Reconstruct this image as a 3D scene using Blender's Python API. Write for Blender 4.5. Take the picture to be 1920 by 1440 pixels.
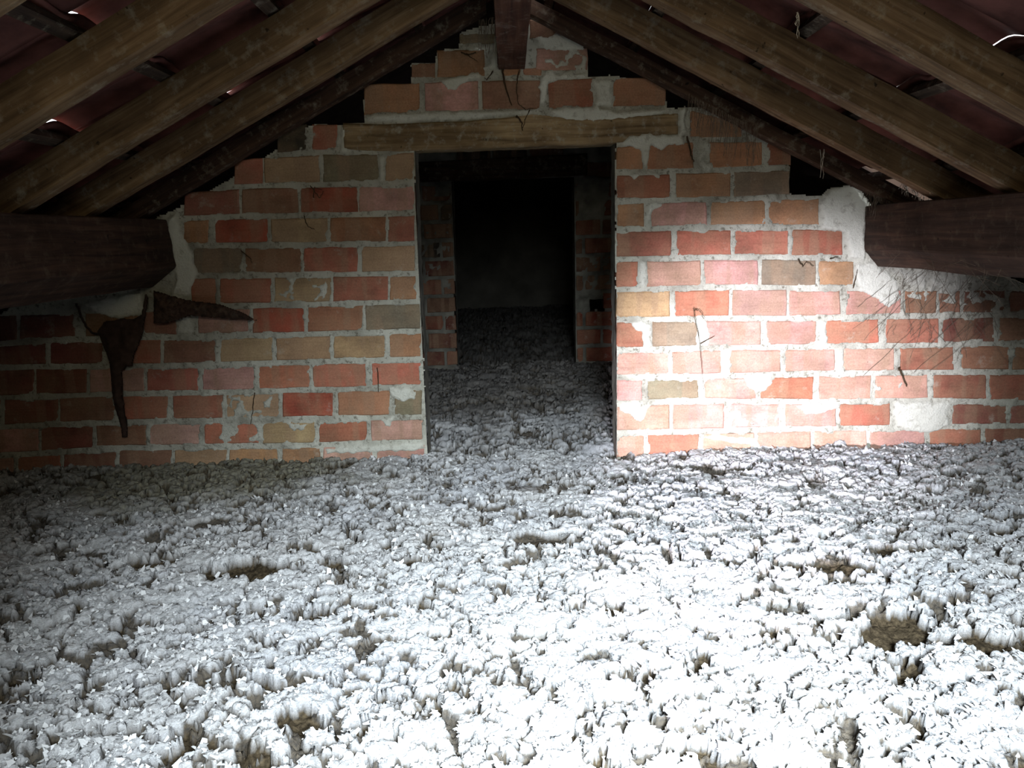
import bpy, math, random
import numpy as np
from mathutils import Matrix, Vector, noise as mnoise

for o in list(bpy.data.objects):
    bpy.data.objects.remove(o, do_unlink=True)
SC = bpy.context.scene
COL = SC.collection
random.seed(7)
RNG = np.random.default_rng(11)

# ------------------------------------------------------------------ camera
CZ = 0.95            # eye height above the joists (m)
YW = 3.10            # distance to the gable wall with the doorway
cam_data = bpy.data.cameras.new('camera')
cam_data.sensor_fit = 'HORIZONTAL'
cam_data.sensor_width = 36.0
cam_data.lens = 36.0 * 1450.0 / 1920.0
cam_data.clip_start = 0.02
cam = bpy.data.objects.new('camera', cam_data)
COL.objects.link(cam)
R = Matrix(((0.999653, 0.026177, 0.00295), (-0.002032, 0.188294, -0.982111), (-0.026264, 0.981764, 0.188282)))
cam.matrix_world = Matrix.Translation((0, 0, CZ)) @ R.to_4x4()
SC.camera = cam

# ------------------------------------------------------------------ sky, lights, exposure
SC.view_settings.view_transform = 'Standard'
SC.view_settings.look = 'None'
SC.view_settings.exposure = 0.0
SC.view_settings.gamma = 1.0
SC.view_settings.use_curve_mapping = False
world = bpy.data.worlds.new('overcast_sky')
SC.world = world
world.use_nodes = True
wn = world.node_tree
wn.nodes['Background'].inputs['Color'].default_value = (0.93, 0.96, 1.0, 1)
wn.nodes['Background'].inputs['Strength'].default_value = 3.5


def aim(o, target):
    d = Vector(target) - o.location
    o.rotation_euler = d.to_track_quat('-Z', 'Y').to_euler()


def area(name, loc, target, sx, sy, power, color, spread=180):
    l = bpy.data.lights.new(name, 'AREA')
    l.shape = 'RECTANGLE'
    l.size, l.size_y = sx, sy
    l.energy = power
    l.color = color
    l.spread = math.radians(spread)
    o = bpy.data.objects.new(name, l)
    o.location = loc
    COL.objects.link(o)
    aim(o, target)
    return o


def spot(name, loc, target, power, color, angle, blend=1.0, radius=0.05):
    l = bpy.data.lights.new(name, 'SPOT')
    l.energy = power
    l.color = color
    l.spot_size = math.radians(angle)
    l.spot_blend = blend
    l.shadow_soft_size = radius
    o = bpy.data.objects.new(name, l)
    o.location = loc
    COL.objects.link(o)
    aim(o, target)
    return o

# added area lamp behind the photographer for cool daylight on the floor
area('floor_daylight', (0.30, -0.45, 1.20), (0.34, 1.08, 0.0), 0.5, 0.4, 56, (0.86, 0.94, 1.0), 74)
# added spot lamp: a beam on the brickwork right of the doorway
spot('added_beam', (-0.40, -0.3, 0.50), (1.02, 3.1, 0.28), 1700, (0.93, 0.89, 1.0), 26, 1.0, 0.03)
# added warm fill lamp for the dim upper wall and rafters
area('added_warm_fill', (0.0, -0.2, 1.42), (0.0, 3.1, 1.3), 1.2, 0.3, 6.3, (1.0, 0.90, 0.64), 150)
# afternoon sun on the outside of the roof, seen only where it slips under the tiles
sun_data = bpy.data.lights.new('sun', 'SUN')
sun_data.energy = 20
sun_data.color = (1.0, 0.80, 0.58)
sun_data.angle = math.radians(1.0)
sun = bpy.data.objects.new('sun', sun_data)
COL.objects.link(sun)
sun.rotation_euler = Vector((0.80, 0.15, -0.58)).to_track_quat('-Z', 'Y').to_euler()


# ------------------------------------------------------------------ helpers
def link(name, verts, faces, mat=None, parent=None, smooth=False, loc=(0, 0, 0)):
    me = bpy.data.meshes.new(name)
    if isinstance(verts, np.ndarray):
        v = verts.astype(np.float32)
        f = np.asarray(faces, dtype=np.int32)
        n = f.shape[1]
        me.vertices.add(len(v)); me.vertices.foreach_set('co', v.ravel())
        me.loops.add(f.size); me.loops.foreach_set('vertex_index', f.ravel())
        me.polygons.add(len(f))
        me.polygons.foreach_set('loop_start', np.arange(0, f.size, n, dtype=np.int32))
        me.polygons.foreach_set('loop_total', np.full(len(f), n, dtype=np.int32))
        me.update(calc_edges=True)
    else:
        me.from_pydata([tuple(p) for p in verts], [], faces)
        me.update()
    if smooth:
        me.polygons.foreach_set('use_smooth', np.ones(len(me.polygons), dtype=bool))
    if mat:
        me.materials.append(mat)
    o = bpy.data.objects.new(name, me)
    COL.objects.link(o)
    o.location = loc
    if parent:
        o.parent = parent
    return o


def tag(o, label=None, cat=None, group=None, kind=None):
    if label: o['label'] = label
    if cat: o['category'] = cat
    if group: o['group'] = group
    if kind: o['kind'] = kind
    return o


TAB = RNG.random((8, 256, 256))


def vn(x, y, seed=0):
    """smooth value noise 0..1 on arrays"""
    t = TAB[seed % 8]
    x = np.asarray(x, float) + 37.7 * seed; y = np.asarray(y, float) + 11.3 * seed
    xi = np.floor(x).astype(int); yi = np.floor(y).astype(int)
    fx = x - xi; fy = y - yi
    fx = fx * fx * (3 - 2 * fx); fy = fy * fy * (3 - 2 * fy)
    a = t[xi & 255, yi & 255]; b = t[(xi + 1) & 255, yi & 255]
    c = t[xi & 255, (yi + 1) & 255]; d = t[(xi + 1) & 255, (yi + 1) & 255]
    return (a * (1 - fx) + b * fx) * (1 - fy) + (c * (1 - fx) + d * fx) * fy


def fbm(x, y, seed=0, oct=3):
    s = 0; a = 1; tot = 0
    for i in range(oct):
        s = s + a * vn(x * 2 ** i, y * 2 ** i, seed + i); tot += a; a *= 0.5
    return s / tot


def worley(x, y, seed):
    """distance to the nearest jittered point, that cell's random number, gap to the second nearest"""
    t1, t2, t3 = TAB[seed % 8], TAB[(seed + 3) % 8], TAB[(seed + 5) % 8]
    xi = np.floor(x).astype(int); yi = np.floor(y).astype(int)
    best = np.full(x.shape, 9.0); sec = np.full(x.shape, 9.0); rid = np.zeros(x.shape)
    for i in (-1, 0, 1):
        for j in (-1, 0, 1):
            cx = xi + i; cy = yi + j
            px = cx + t1[cx & 255, cy & 255]; py = cy + t2[cx & 255, cy & 255]
            d = np.hypot(px - x, py - y)
            m = d < best
            sec = np.where(m, best, np.minimum(sec, d))
            rid = np.where(m, t3[cx & 255, cy & 255], rid)
            best = np.where(m, d, best)
    return best, rid, sec - best


def sstep(a, b, x):
    t = np.clip((x - a) / (b - a), 0, 1)
    return t * t * (3 - 2 * t)


def grid_faces(ny, nx, keep=None):
    i = np.arange(ny - 1)[:, None] * nx + np.arange(nx - 1)[None, :]
    f = np.stack([i, i + 1, i + nx + 1, i + nx], -1).reshape(-1, 4)
    if keep is not None:
        f = f[keep.ravel()]
    return f


def in_poly(x, z, poly):
    r = np.zeros(x.shape, bool)
    n = len(poly)
    for k in range(n):
        x1, z1 = poly[k]; x2, z2 = poly[(k + 1) % n]
        if z1 == z2:
            continue
        c = ((z1 > z) != (z2 > z)) & (x < (x2 - x1) * (z - z1) / (z2 - z1) + x1)
        r ^= c
    return r


def poly_dist(x, z, poly):
    """signed distance, positive inside"""
    d = np.full(x.shape, 9.0)
    n = len(poly)
    for k in range(n):
        ax, az = poly[k]; bx, bz = poly[(k + 1) % n]
        ex, ez = bx - ax, bz - az
        L2 = ex * ex + ez * ez + 1e-12
        t = np.clip(((x - ax) * ex + (z - az) * ez) / L2, 0, 1)
        d = np.minimum(d, np.hypot(x - ax - t * ex, z - az - t * ez))
    return np.where(in_poly(x, z, poly), d, -d)


# ------------------------------------------------------------------ materials
def material(name):
    m = bpy.data.materials.new(name); m.use_nodes = True
    n = m.node_tree.nodes; l = m.node_tree.links
    return m, n, l, n['Principled BSDF']


def N(n, t, **kw):
    x = n.new(t)
    for k, v in kw.items():
        if k in x.inputs: x.inputs[k].default_value = v
        else: setattr(x, k, v)
    return x


def noise_node(n, l, vec, scale, detail=4, rough=0.55, dist=0.0):
    x = N(n, 'ShaderNodeTexNoise', Scale=scale, Detail=detail, Roughness=rough, Distortion=dist)
    if vec is not None: l.new(vec, x.inputs['Vector'])
    return x.outputs['Fac']


def ramp(n, l, fac, stops):
    r = n.new('ShaderNodeValToRGB')
    e = r.color_ramp.elements
    while len(e) < len(stops): e.new(0.5)
    for k, (p, c) in enumerate(stops):
        e[k].position = p; e[k].color = (*c, 1) if len(c) == 3 else c
    l.new(fac, r.inputs['Fac'])
    return r.outputs['Color']


def mix(n, l, fac, a, b, mode='MIX'):
    m = n.new('ShaderNodeMix'); m.data_type = 'RGBA'; m.blend_type = mode
    for s, v in ((m.inputs['Factor'], fac), (m.inputs['A'], a), (m.inputs['B'], b)):
        if isinstance(v, (int, float)): s.default_value = v
        elif isinstance(v, tuple): s.default_value = (*v, 1)
        else: l.new(v, s)
    return m.outputs['Result']


def bump(n, l, h, bsdf, strength=0.5, dist=0.004):
    b = N(n, 'ShaderNodeBump', Strength=strength, Distance=dist)
    l.new(h, b.inputs['Height']); l.new(b.outputs['Normal'], bsdf.inputs['Normal'])


def scaled(n, l, vec, s):
    m = n.new('ShaderNodeMapping'); m.inputs['Scale'].default_value = s
    l.new(vec, m.inputs['Vector']); return m.outputs['Vector']


def obj_vec(n, l, rnd=True):
    tc = n.new('ShaderNodeTexCoord')
    if not rnd: return tc.outputs['Object']
    oi = n.new('ShaderNodeObjectInfo')
    mm = N(n, 'ShaderNodeMath', operation='MULTIPLY'); l.new(oi.outputs['Random'], mm.inputs[0]); mm.inputs[1].default_value = 40
    va = N(n, 'ShaderNodeVectorMath', operation='ADD')
    l.new(tc.outputs['Object'], va.inputs[0]); l.new(mm.outputs[0], va.inputs[1])
    return va.outputs[0]


BLACK, WHITE = (0, 0, 0), (1, 1, 1)


def brick_material():
    m, n, l, b = material('fired_brick')
    v = obj_vec(n, l)
    oi = n.new('ShaderNodeObjectInfo')
    c = oi.outputs['Color']
    big = noise_node(n, l, scaled(n, l, v, (7, 7, 11)), 1.0, 5, 0.6)
    tone = ramp(n, l, big, [(0.25, (0.58, 0.58, 0.60)), (0.5, (1.0, 1.0, 1.0)), (0.75, (1.25, 1.30, 1.30))])
    c = mix(n, l, 1.0, c, tone, 'MULTIPLY')
    st = ramp(n, l, noise_node(n, l, v, 11, 5), [(0.40, BLACK), (0.68, (0.8, 0.8, 0.8))])
    c = mix(n, l, st, c, mix(n, l, 0.45, (0.24, 0.165, 0.10), c))
    vb = noise_node(n, l, scaled(n, l, v, (16, 16, 1.5)), 1.0, 1)
    c = mix(n, l, ramp(n, l, vb, [(0.50, BLACK), (0.56, (0.35, 0.35, 0.35))]), c, (0.30, 0.20, 0.13))
    sc = noise_node(n, l, scaled(n, l, v, (5, 5, 160)), 1.0, 3)
    c = mix(n, l, ramp(n, l, sc, [(0.30, (0.35, 0.35, 0.35)), (0.5, BLACK)]), c, mix(n, l, 1.0, c, (0.75, 0.70, 0.68), 'MULTIPLY'))
    gr = noise_node(n, l, v, 150, 5, 0.7)
    c = mix(n, l, 1.0, c, ramp(n, l, gr, [(0.3, (0.78, 0.78, 0.78)), (0.7, (1.18, 1.18, 1.18))]), 'MULTIPLY')
    sm = ramp(n, l, noise_node(n, l, v, 17, 7, 0.7), [(0.60, BLACK), (0.76, (0.55, 0.55, 0.55))])
    c = mix(n, l, sm, c, (0.45, 0.42, 0.35))
    sp = ramp(n, l, noise_node(n, l, v, 90, 3), [(0.22, (0.8, 0.8, 0.8)), (0.29, BLACK)])
    c = mix(n, l, sp, c, (0.05, 0.04, 0.03))
    l.new(c, b.inputs['Base Color'])
    b.inputs['Roughness'].default_value = 0.92
    b.inputs['Specular IOR Level'].default_value = 0.2
    h = mix(n, l, 0.5, sc, noise_node(n, l, v, 60, 5))
    bump(n, l, h, b, 0.6, 0.004)
    return m


def mortar_material():
    m, n, l, b = material('lime_mortar')
    v = obj_vec(n, l, False)
    c = ramp(n, l, noise_node(n, l, v, 7, 5, 0.6), [(0.30, (0.30, 0.29, 0.24)), (0.50, (0.50, 0.50, 0.43)), (0.72, (0.62, 0.62, 0.54))])
    d = ramp(n, l, noise_node(n, l, v, 55, 6, 0.7), [(0.34, (0.85, 0.85, 0.85)), (0.47, BLACK)])
    c = mix(n, l, d, c, (0.15, 0.135, 0.10))
    a = n.new('ShaderNodeAttribute'); a.attribute_name = 'fresh'
    c = mix(n, l, a.outputs['Fac'], c, mix(n, l, ramp(n, l, noise_node(n, l, v, 40, 5), [(0.3, (0.5, 0.5, 0.5)), (0.45, BLACK)]), (0.72, 0.73, 0.65), (0.30, 0.28, 0.22)))
    l.new(c, b.inputs['Base Color'])
    b.inputs['Roughness'].default_value = 0.95
    b.inputs['Specular IOR Level'].default_value = 0.15
    bump(n, l, noise_node(n, l, v, 110, 6, 0.7), b, 1.0, 0.008)
    return m


def wood_material(name, dark, mid, light, axis=0, scale=1.0, dust=(0.33, 0.30, 0.23), dustamt=0.5):
    m, n, l, b = material(name)
    v = obj_vec(n, l)
    s = [60 * scale] * 3; s[axis] = 3 * scale
    g = noise_node(n, l, scaled(n, l, v, tuple(s)), 1.0, 5, 0.6, 0.6)
    c = ramp(n, l, g, [(0.30, dark), (0.50, mid), (0.72, light)])
    big = noise_node(n, l, v, 5 * scale, 4)
    c = mix(n, l, 1.0, c, ramp(n, l, big, [(0.3, (0.55, 0.50, 0.46)), (0.65, (1.15, 1.12, 1.08))]), 'MULTIPLY')
    dd = ramp(n, l, noise_node(n, l, v, 24, 7, 0.7), [(0.53, BLACK), (0.70, (dustamt, dustamt, dustamt))])
    c = mix(n, l, dd, c, dust)
    sp = ramp(n, l, noise_node(n, l, v, 42, 2), [(0.24, (0.9, 0.9, 0.9)), (0.30, BLACK)])
    c = mix(n, l, sp, c, tuple(x * 0.3 for x in dark))
    l.new(c, b.inputs['Base Color'])
    b.inputs['Roughness'].default_value = 0.85
    b.inputs['Specular IOR Level'].default_value = 0.25
    bump(n, l, mix(n, l, 0.4, g, noise_node(n, l, v, 50, 5)), b, 0.5, 0.004)
    return m


def plain(name, col, rough=0.9, var=0.35, scale=20):
    m, n, l, b = material(name)
    v = obj_vec(n, l)
    f = noise_node(n, l, v, scale, 5)
    c = ramp(n, l, f, [(0.3, tuple(x * (1 - var) for x in col)), (0.7, tuple(min(1, x * (1 + var)) for x in col))])
    l.new(c, b.inputs['Base Color'])
    b.inputs['Roughness'].default_value = rough
    b.inputs['Specular IOR Level'].default_value = 0.2
    bump(n, l, noise_node(n, l, v, scale * 4, 4), b, 0.4, 0.003)
    return m


def insulation_material():
    m, n, l, b = material('blown_insulation')
    tc = n.new('ShaderNodeTexCoord')
    v = tc.outputs['Object']
    a = n.new('ShaderNodeAttribute'); a.attribute_name = 'brown'
    f = noise_node(n, l, v, 260, 4, 0.7)
    c = ramp(n, l, f, [(0.30, (0.36, 0.365, 0.37)), (0.50, (0.56, 0.57, 0.575)), (0.70, (0.70, 0.715, 0.72))])
    g = ramp(n, l, noise_node(n, l, v, 3.0, 3), [(0.35, (0.82, 0.84, 0.88)), (0.65, (1, 1, 1))])
    c = mix(n, l, 1.0, c, g, 'MULTIPLY')
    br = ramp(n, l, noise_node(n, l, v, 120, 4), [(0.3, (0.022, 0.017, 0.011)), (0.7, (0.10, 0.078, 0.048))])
    am = n.new('ShaderNodeAttribute'); am.attribute_name = 'moss_shade'
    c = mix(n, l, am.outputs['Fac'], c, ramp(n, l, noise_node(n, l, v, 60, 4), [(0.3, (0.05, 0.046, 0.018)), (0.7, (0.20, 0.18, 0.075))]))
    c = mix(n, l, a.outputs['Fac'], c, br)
    l.new(c, b.inputs['Base Color'])
    b.inputs['Roughness'].default_value = 1.0
    b.inputs['Specular IOR Level'].default_value = 0.05
    bump(n, l, noise_node(n, l, v, 330, 4, 0.7), b, 0.9, 0.004)
    return m


M_BRICK = brick_material()
M_SOOT_SHADE = plain('soot_shade_mortar', (0.17, 0.165, 0.14), 0.95, 0.5, 9)  # soot and rear-room shade mixed into one dark mortar colour
M_MORTAR = mortar_material()
M_RAFTER = wood_material('rafter_timber', (0.075, 0.048, 0.026), (0.16, 0.105, 0.055), (0.25, 0.175, 0.10), 0)
M_RAFTER_OLD = wood_material('dark_rafter_timber', (0.025, 0.014, 0.010), (0.060, 0.034, 0.022), (0.10, 0.06, 0.038), 0)
M_PURLIN = wood_material('purlin_timber', (0.018, 0.011, 0.009), (0.045, 0.027, 0.020), (0.085, 0.05, 0.036), 1, dust=(0.15, 0.12, 0.09), dustamt=0.35)
M_LINTEL = wood_material('lintel_timber', (0.14, 0.10, 0.055), (0.32, 0.235, 0.13), (0.44, 0.34, 0.20), 0, dust=(0.42, 0.42, 0.35), dustamt=0.7)
M_RIDGE = wood_material('ridge_timber', (0.04, 0.018, 0.012), (0.085, 0.038, 0.025), (0.13, 0.07, 0.045), 1, dust=(0.25, 0.22, 0.18))
M_BATTEN = wood_material('batten_timber', (0.02, 0.014, 0.01), (0.05, 0.035, 0.025), (0.09, 0.06, 0.045), 1)
M_TILE = plain('clay_roof_tile', (0.13, 0.052, 0.043), 0.85, 0.6, 9)
M_SHELL = plain('dark_boarding', (0.05, 0.035, 0.028), 0.9, 0.3, 8)
M_PLASTER = plain('old_plaster', (0.10, 0.095, 0.08), 0.95, 0.5, 2.2)  # darkened to carry the shade of the end room
M_INSUL = insulation_material()
M_FLAKE = plain('paper_flake', (0.66, 0.68, 0.69), 1.0, 0.10, 60)
M_WEB = plain('dusty_cobweb', (0.16, 0.13, 0.10), 1.0, 0.4, 60)
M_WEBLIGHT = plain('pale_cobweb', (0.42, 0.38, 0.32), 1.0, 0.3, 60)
M_CLUMP = plain('soot_brown_dust', (0.045, 0.028, 0.022), 1.0, 0.5, 30)
M_TWIG = plain('dead_root', (0.05, 0.032, 0.018), 1.0, 0.4, 60)
M_SUBFLOOR = plain('bare_subfloor', (0.09, 0.07, 0.05), 0.95, 0.3, 6)  # plain brown boards under the insulation

BRICKS = [
  ('K', -0.89, 1.291, -0.777, 1.295, -0.769, 1.39, -0.882, 1.395),
  ('R', -0.758, 1.295, -0.659, 1.295, -0.653, 1.385, -0.751, 1.389),
  ('R', -1.068, 1.176, -0.958, 1.176, -0.95, 1.269, -1.059, 1.266),
  ('T', -0.95, 1.176, -0.734, 1.174, -0.727, 1.277, -0.942, 1.27),
  ('G', -0.724, 1.174, -0.508, 1.173, -0.502, 1.273, -0.716, 1.276),
  ('T', -0.481, 1.172, -0.369, 1.171, -0.364, 1.275, -0.475, 1.273),
  ('D', -1.275, 1.059, -1.06, 1.062, -1.051, 1.157, -1.266, 1.15),
  ('B', -1.049, 1.062, -0.824, 1.06, -0.816, 1.155, -1.041, 1.157),
  ('S', -0.818, 1.06, -0.596, 1.058, -0.59, 1.153, -0.81, 1.155),
  ('P', -0.592, 1.058, -0.373, 1.056, -0.368, 1.151, -0.586, 1.153),
  ('O', -1.291, 0.954, -1.19, 0.953, -1.181, 1.042, -1.282, 1.039),
  ('S', -1.163, 0.953, -0.957, 0.949, -0.949, 1.041, -1.154, 1.042),
  ('T', -0.944, 0.949, -0.723, 0.945, -0.717, 1.039, -0.936, 1.04),
  ('O', -0.711, 0.945, -0.492, 0.941, -0.487, 1.037, -0.704, 1.039),
  ('R', -0.482, 0.941, -0.379, 0.939, -0.374, 1.036, -0.476, 1.037),
  ('G', -1.263, 0.836, -1.068, 0.833, -1.059, 0.93, -1.253, 0.934),
  ('B', -1.058, 0.833, -0.836, 0.829, -0.828, 0.926, -1.049, 0.93),
  ('R', -0.825, 0.829, -0.611, 0.826, -0.605, 0.922, -0.817, 0.926),
  ('T', -0.594, 0.826, -0.382, 0.823, -0.378, 0.919, -0.588, 0.922),
  ('R', -1.282, 0.713, -1.184, 0.713, -1.174, 0.813, -1.272, 0.815),
  ('R', -1.169, 0.713, -0.964, 0.712, -0.956, 0.81, -1.159, 0.813),
  ('T', -0.951, 0.712, -0.725, 0.712, -0.718, 0.807, -0.943, 0.81),
  ('R', -0.714, 0.712, -0.497, 0.711, -0.492, 0.803, -0.708, 0.807),
  ('O', -0.488, 0.711, -0.384, 0.71, -0.379, 0.802, -0.483, 0.803),
  ('D', -2.2, 0.578, -2.004, 0.59, -1.989, 0.689, -2.182, 0.688),
  ('D', -1.991, 0.591, -1.766, 0.596, -1.753, 0.69, -1.976, 0.689),
  ('B', -1.723, 0.596, -1.503, 0.595, -1.492, 0.691, -1.711, 0.69),
  ('D', -1.491, 0.595, -1.357, 0.595, -1.347, 0.691, -1.479, 0.691),
  ('P', -1.271, 0.595, -1.06, 0.593, -1.051, 0.691, -1.261, 0.692),
  ('S', -1.047, 0.593, -0.841, 0.592, -0.833, 0.691, -1.039, 0.691),
  ('O', -0.826, 0.592, -0.605, 0.592, -0.598, 0.69, -0.819, 0.691),
  ('G', -0.594, 0.592, -0.375, 0.593, -0.37, 0.689, -0.588, 0.69),
  ('D', -2.278, 0.494, -2.127, 0.491, -2.116, 0.561, -2.269, 0.552),
  ('D', -2.114, 0.491, -1.898, 0.487, -1.885, 0.575, -2.103, 0.562),
  ('D', -1.882, 0.487, -1.662, 0.483, -1.65, 0.574, -1.87, 0.575),
  ('R', -1.644, 0.483, -1.435, 0.48, -1.424, 0.573, -1.633, 0.574),
  ('B', -1.422, 0.479, -1.205, 0.476, -1.196, 0.574, -1.411, 0.573),
  ('T', -1.192, 0.476, -0.98, 0.478, -0.972, 0.57, -1.183, 0.573),
  ('T', -0.962, 0.478, -0.746, 0.48, -0.739, 0.571, -0.955, 0.57),
  ('T', -0.731, 0.48, -0.521, 0.478, -0.516, 0.571, -0.724, 0.571),
  ('O', -0.504, 0.478, -0.376, 0.478, -0.371, 0.571, -0.498, 0.571),
  ('B', -2.514, 0.497, -2.293, 0.494, -2.284, 0.551, -2.507, 0.536),
  ('D', -2.75, 0.501, -2.529, 0.498, -2.522, 0.535, -2.746, 0.521),
  ('D', -2.201, 0.364, -1.965, 0.365, -1.95, 0.466, -2.184, 0.47),
  ('D', -1.956, 0.365, -1.751, 0.366, -1.738, 0.463, -1.942, 0.466),
  ('P', -1.738, 0.366, -1.515, 0.365, -1.504, 0.459, -1.725, 0.463),
  ('R', -1.502, 0.365, -1.293, 0.362, -1.283, 0.455, -1.491, 0.459),
  ('P', -1.275, 0.362, -1.062, 0.362, -1.053, 0.456, -1.266, 0.455),
  ('R', -1.044, 0.363, -0.837, 0.363, -0.83, 0.458, -1.036, 0.456),
  ('R', -0.822, 0.363, -0.606, 0.363, -0.6, 0.457, -0.815, 0.458),
  ('R', -0.582, 0.363, -0.381, 0.363, -0.377, 0.456, -0.576, 0.457),
  ('B', -2.439, 0.364, -2.216, 0.364, -2.2, 0.47, -2.42, 0.474),
  ('D', -2.678, 0.363, -2.455, 0.364, -2.436, 0.474, -2.657, 0.478),
  ('D', -2.343, 0.232, -2.121, 0.24, -2.106, 0.343, -2.325, 0.342),
  ('D', -2.104, 0.24, -1.883, 0.247, -1.87, 0.344, -2.088, 0.343),
  ('B', -1.874, 0.247, -1.65, 0.247, -1.638, 0.344, -1.861, 0.344),
  ('R', -1.637, 0.247, -1.43, 0.246, -1.419, 0.342, -1.625, 0.344),
  ('R', -1.408, 0.246, -1.204, 0.245, -1.195, 0.34, -1.398, 0.341),
  ('T', -1.188, 0.245, -0.973, 0.242, -0.965, 0.341, -1.179, 0.34),
  ('S', -0.956, 0.242, -0.75, 0.24, -0.743, 0.341, -0.948, 0.341),
  ('O', -0.73, 0.24, -0.517, 0.239, -0.511, 0.341, -0.723, 0.341),
  ('G', -0.495, 0.239, -0.383, 0.238, -0.378, 0.341, -0.489, 0.341),
  ('B', -2.585, 0.224, -2.358, 0.232, -2.34, 0.342, -2.564, 0.341),
  ('D', -2.827, 0.215, -2.6, 0.223, -2.579, 0.341, -2.803, 0.34),
  ('P', -2.218, 0.117, -1.977, 0.125, -1.963, 0.223, -2.202, 0.215),
  ('D', -1.968, 0.126, -1.756, 0.136, -1.745, 0.224, -1.954, 0.223),
  ('B', -1.738, 0.137, -1.53, 0.138, -1.52, 0.224, -1.727, 0.224),
  ('P', -1.517, 0.138, -1.307, 0.135, -1.298, 0.223, -1.507, 0.224),
  ('R', -1.292, 0.135, -1.067, 0.133, -1.059, 0.221, -1.283, 0.223),
  ('T', -1.049, 0.132, -0.832, 0.13, -0.826, 0.218, -1.041, 0.221),
  ('R', -0.817, 0.13, -0.616, 0.131, -0.611, 0.217, -0.81, 0.218),
  ('P', -0.598, 0.131, -0.384, 0.132, -0.38, 0.216, -0.593, 0.217),
  ('B', -2.461, 0.108, -2.233, 0.116, -2.218, 0.214, -2.444, 0.206),
  ('D', -2.704, 0.1, -2.477, 0.108, -2.46, 0.206, -2.686, 0.198),
  ('P', -2.35, -0.014, -2.103, -0.005, -2.087, 0.099, -2.333, 0.09),
  ('R', -2.082, -0.004, -1.907, 0.002, -1.893, 0.106, -2.067, 0.099),
  ('D', -1.894, 0.002, -1.67, 0.009, -1.657, 0.116, -1.88, 0.107),
  ('B', -1.657, 0.009, -1.443, 0.01, -1.431, 0.114, -1.644, 0.116),
  ('T', -1.429, 0.01, -1.211, 0.011, -1.201, 0.111, -1.418, 0.114),
  ('O', -1.198, 0.01, -0.997, 0.009, -0.989, 0.109, -1.188, 0.111),
  ('O', -0.979, 0.009, -0.819, 0.008, -0.812, 0.107, -0.971, 0.109),
  ('P', -0.806, 0.008, -0.597, 0.007, -0.591, 0.108, -0.799, 0.107),
  ('P', -0.583, 0.007, -0.385, 0.006, -0.38, 0.109, -0.577, 0.108),
  ('B', -2.595, -0.022, -2.365, -0.014, -2.349, 0.09, -2.577, 0.082),
  ('D', -2.841, -0.031, -2.611, -0.023, -2.592, 0.081, -2.821, 0.073),
  ('O', 0.701, 1.304, 0.902, 1.299, 0.901, 1.352, 0.7, 1.404),
  ('O', 0.416, 1.189, 0.521, 1.189, 0.521, 1.279, 0.416, 1.276),
  ('O', 0.538, 1.189, 0.716, 1.19, 0.714, 1.285, 0.537, 1.28),
  ('O', 0.78, 1.19, 0.984, 1.19, 0.981, 1.278, 0.778, 1.283),
  ('R', 1.001, 1.189, 1.096, 1.189, 1.092, 1.275, 0.998, 1.277),
  ('R', 0.418, 1.082, 0.628, 1.08, 0.627, 1.17, 0.418, 1.169),
  ('O', 0.651, 1.08, 0.861, 1.079, 0.859, 1.17, 0.65, 1.17),
  ('G', 0.876, 1.078, 1.094, 1.079, 1.09, 1.169, 0.873, 1.17),
  ('O', 0.42, 0.972, 0.527, 0.973, 0.526, 1.061, 0.42, 1.062),
  ('P', 0.556, 0.973, 0.772, 0.971, 0.77, 1.059, 0.555, 1.061),
  ('O', 0.789, 0.971, 1.005, 0.966, 1.001, 1.059, 0.787, 1.059),
  ('O', 1.019, 0.966, 1.214, 0.962, 1.209, 1.059, 1.016, 1.059),
  ('R', 0.418, 0.856, 0.635, 0.855, 0.634, 0.953, 0.418, 0.951),
  ('R', 0.656, 0.855, 0.871, 0.854, 0.869, 0.949, 0.655, 0.953),
  ('R', 0.884, 0.854, 1.1, 0.846, 1.096, 0.944, 0.881, 0.949),
  ('R', 1.114, 0.846, 1.313, 0.839, 1.307, 0.94, 1.11, 0.944),
  ('R', 0.418, 0.738, 0.503, 0.738, 0.502, 0.835, 0.418, 0.835),
  ('P', 0.539, 0.737, 0.754, 0.736, 0.752, 0.834, 0.538, 0.835),
  ('P', 0.768, 0.736, 0.983, 0.731, 0.98, 0.83, 0.766, 0.834),
  ('G', 0.998, 0.731, 1.213, 0.724, 1.208, 0.822, 0.995, 0.829),
  ('O', 1.226, 0.723, 1.366, 0.72, 1.361, 0.816, 1.221, 0.821),
  ('T', 0.418, 0.617, 0.632, 0.614, 0.63, 0.716, 0.418, 0.717),
  ('R', 0.653, 0.614, 0.869, 0.611, 0.867, 0.714, 0.652, 0.715),
  ('P', 0.884, 0.611, 1.101, 0.607, 1.097, 0.707, 0.882, 0.714),
  ('P', 1.114, 0.606, 1.317, 0.604, 1.312, 0.7, 1.11, 0.706),
  ('P', 1.343, 0.604, 1.561, 0.602, 1.555, 0.694, 1.338, 0.699),
  ('B', 1.576, 0.602, 1.702, 0.6, 1.696, 0.69, 1.57, 0.693),
  ('B', 1.715, 0.6, 1.801, 0.599, 1.794, 0.687, 1.708, 0.69),
  ('B', 1.814, 0.599, 1.979, 0.596, 1.971, 0.683, 1.806, 0.687),
  ('D', 1.994, 0.596, 2.225, 0.593, 2.216, 0.676, 1.985, 0.682),
  ('R', 0.417, 0.494, 0.527, 0.493, 0.527, 0.594, 0.418, 0.596),
  ('G', 0.564, 0.493, 0.75, 0.493, 0.748, 0.591, 0.563, 0.594),
  ('P', 0.78, 0.493, 1.002, 0.491, 0.999, 0.587, 0.778, 0.591),
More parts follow.
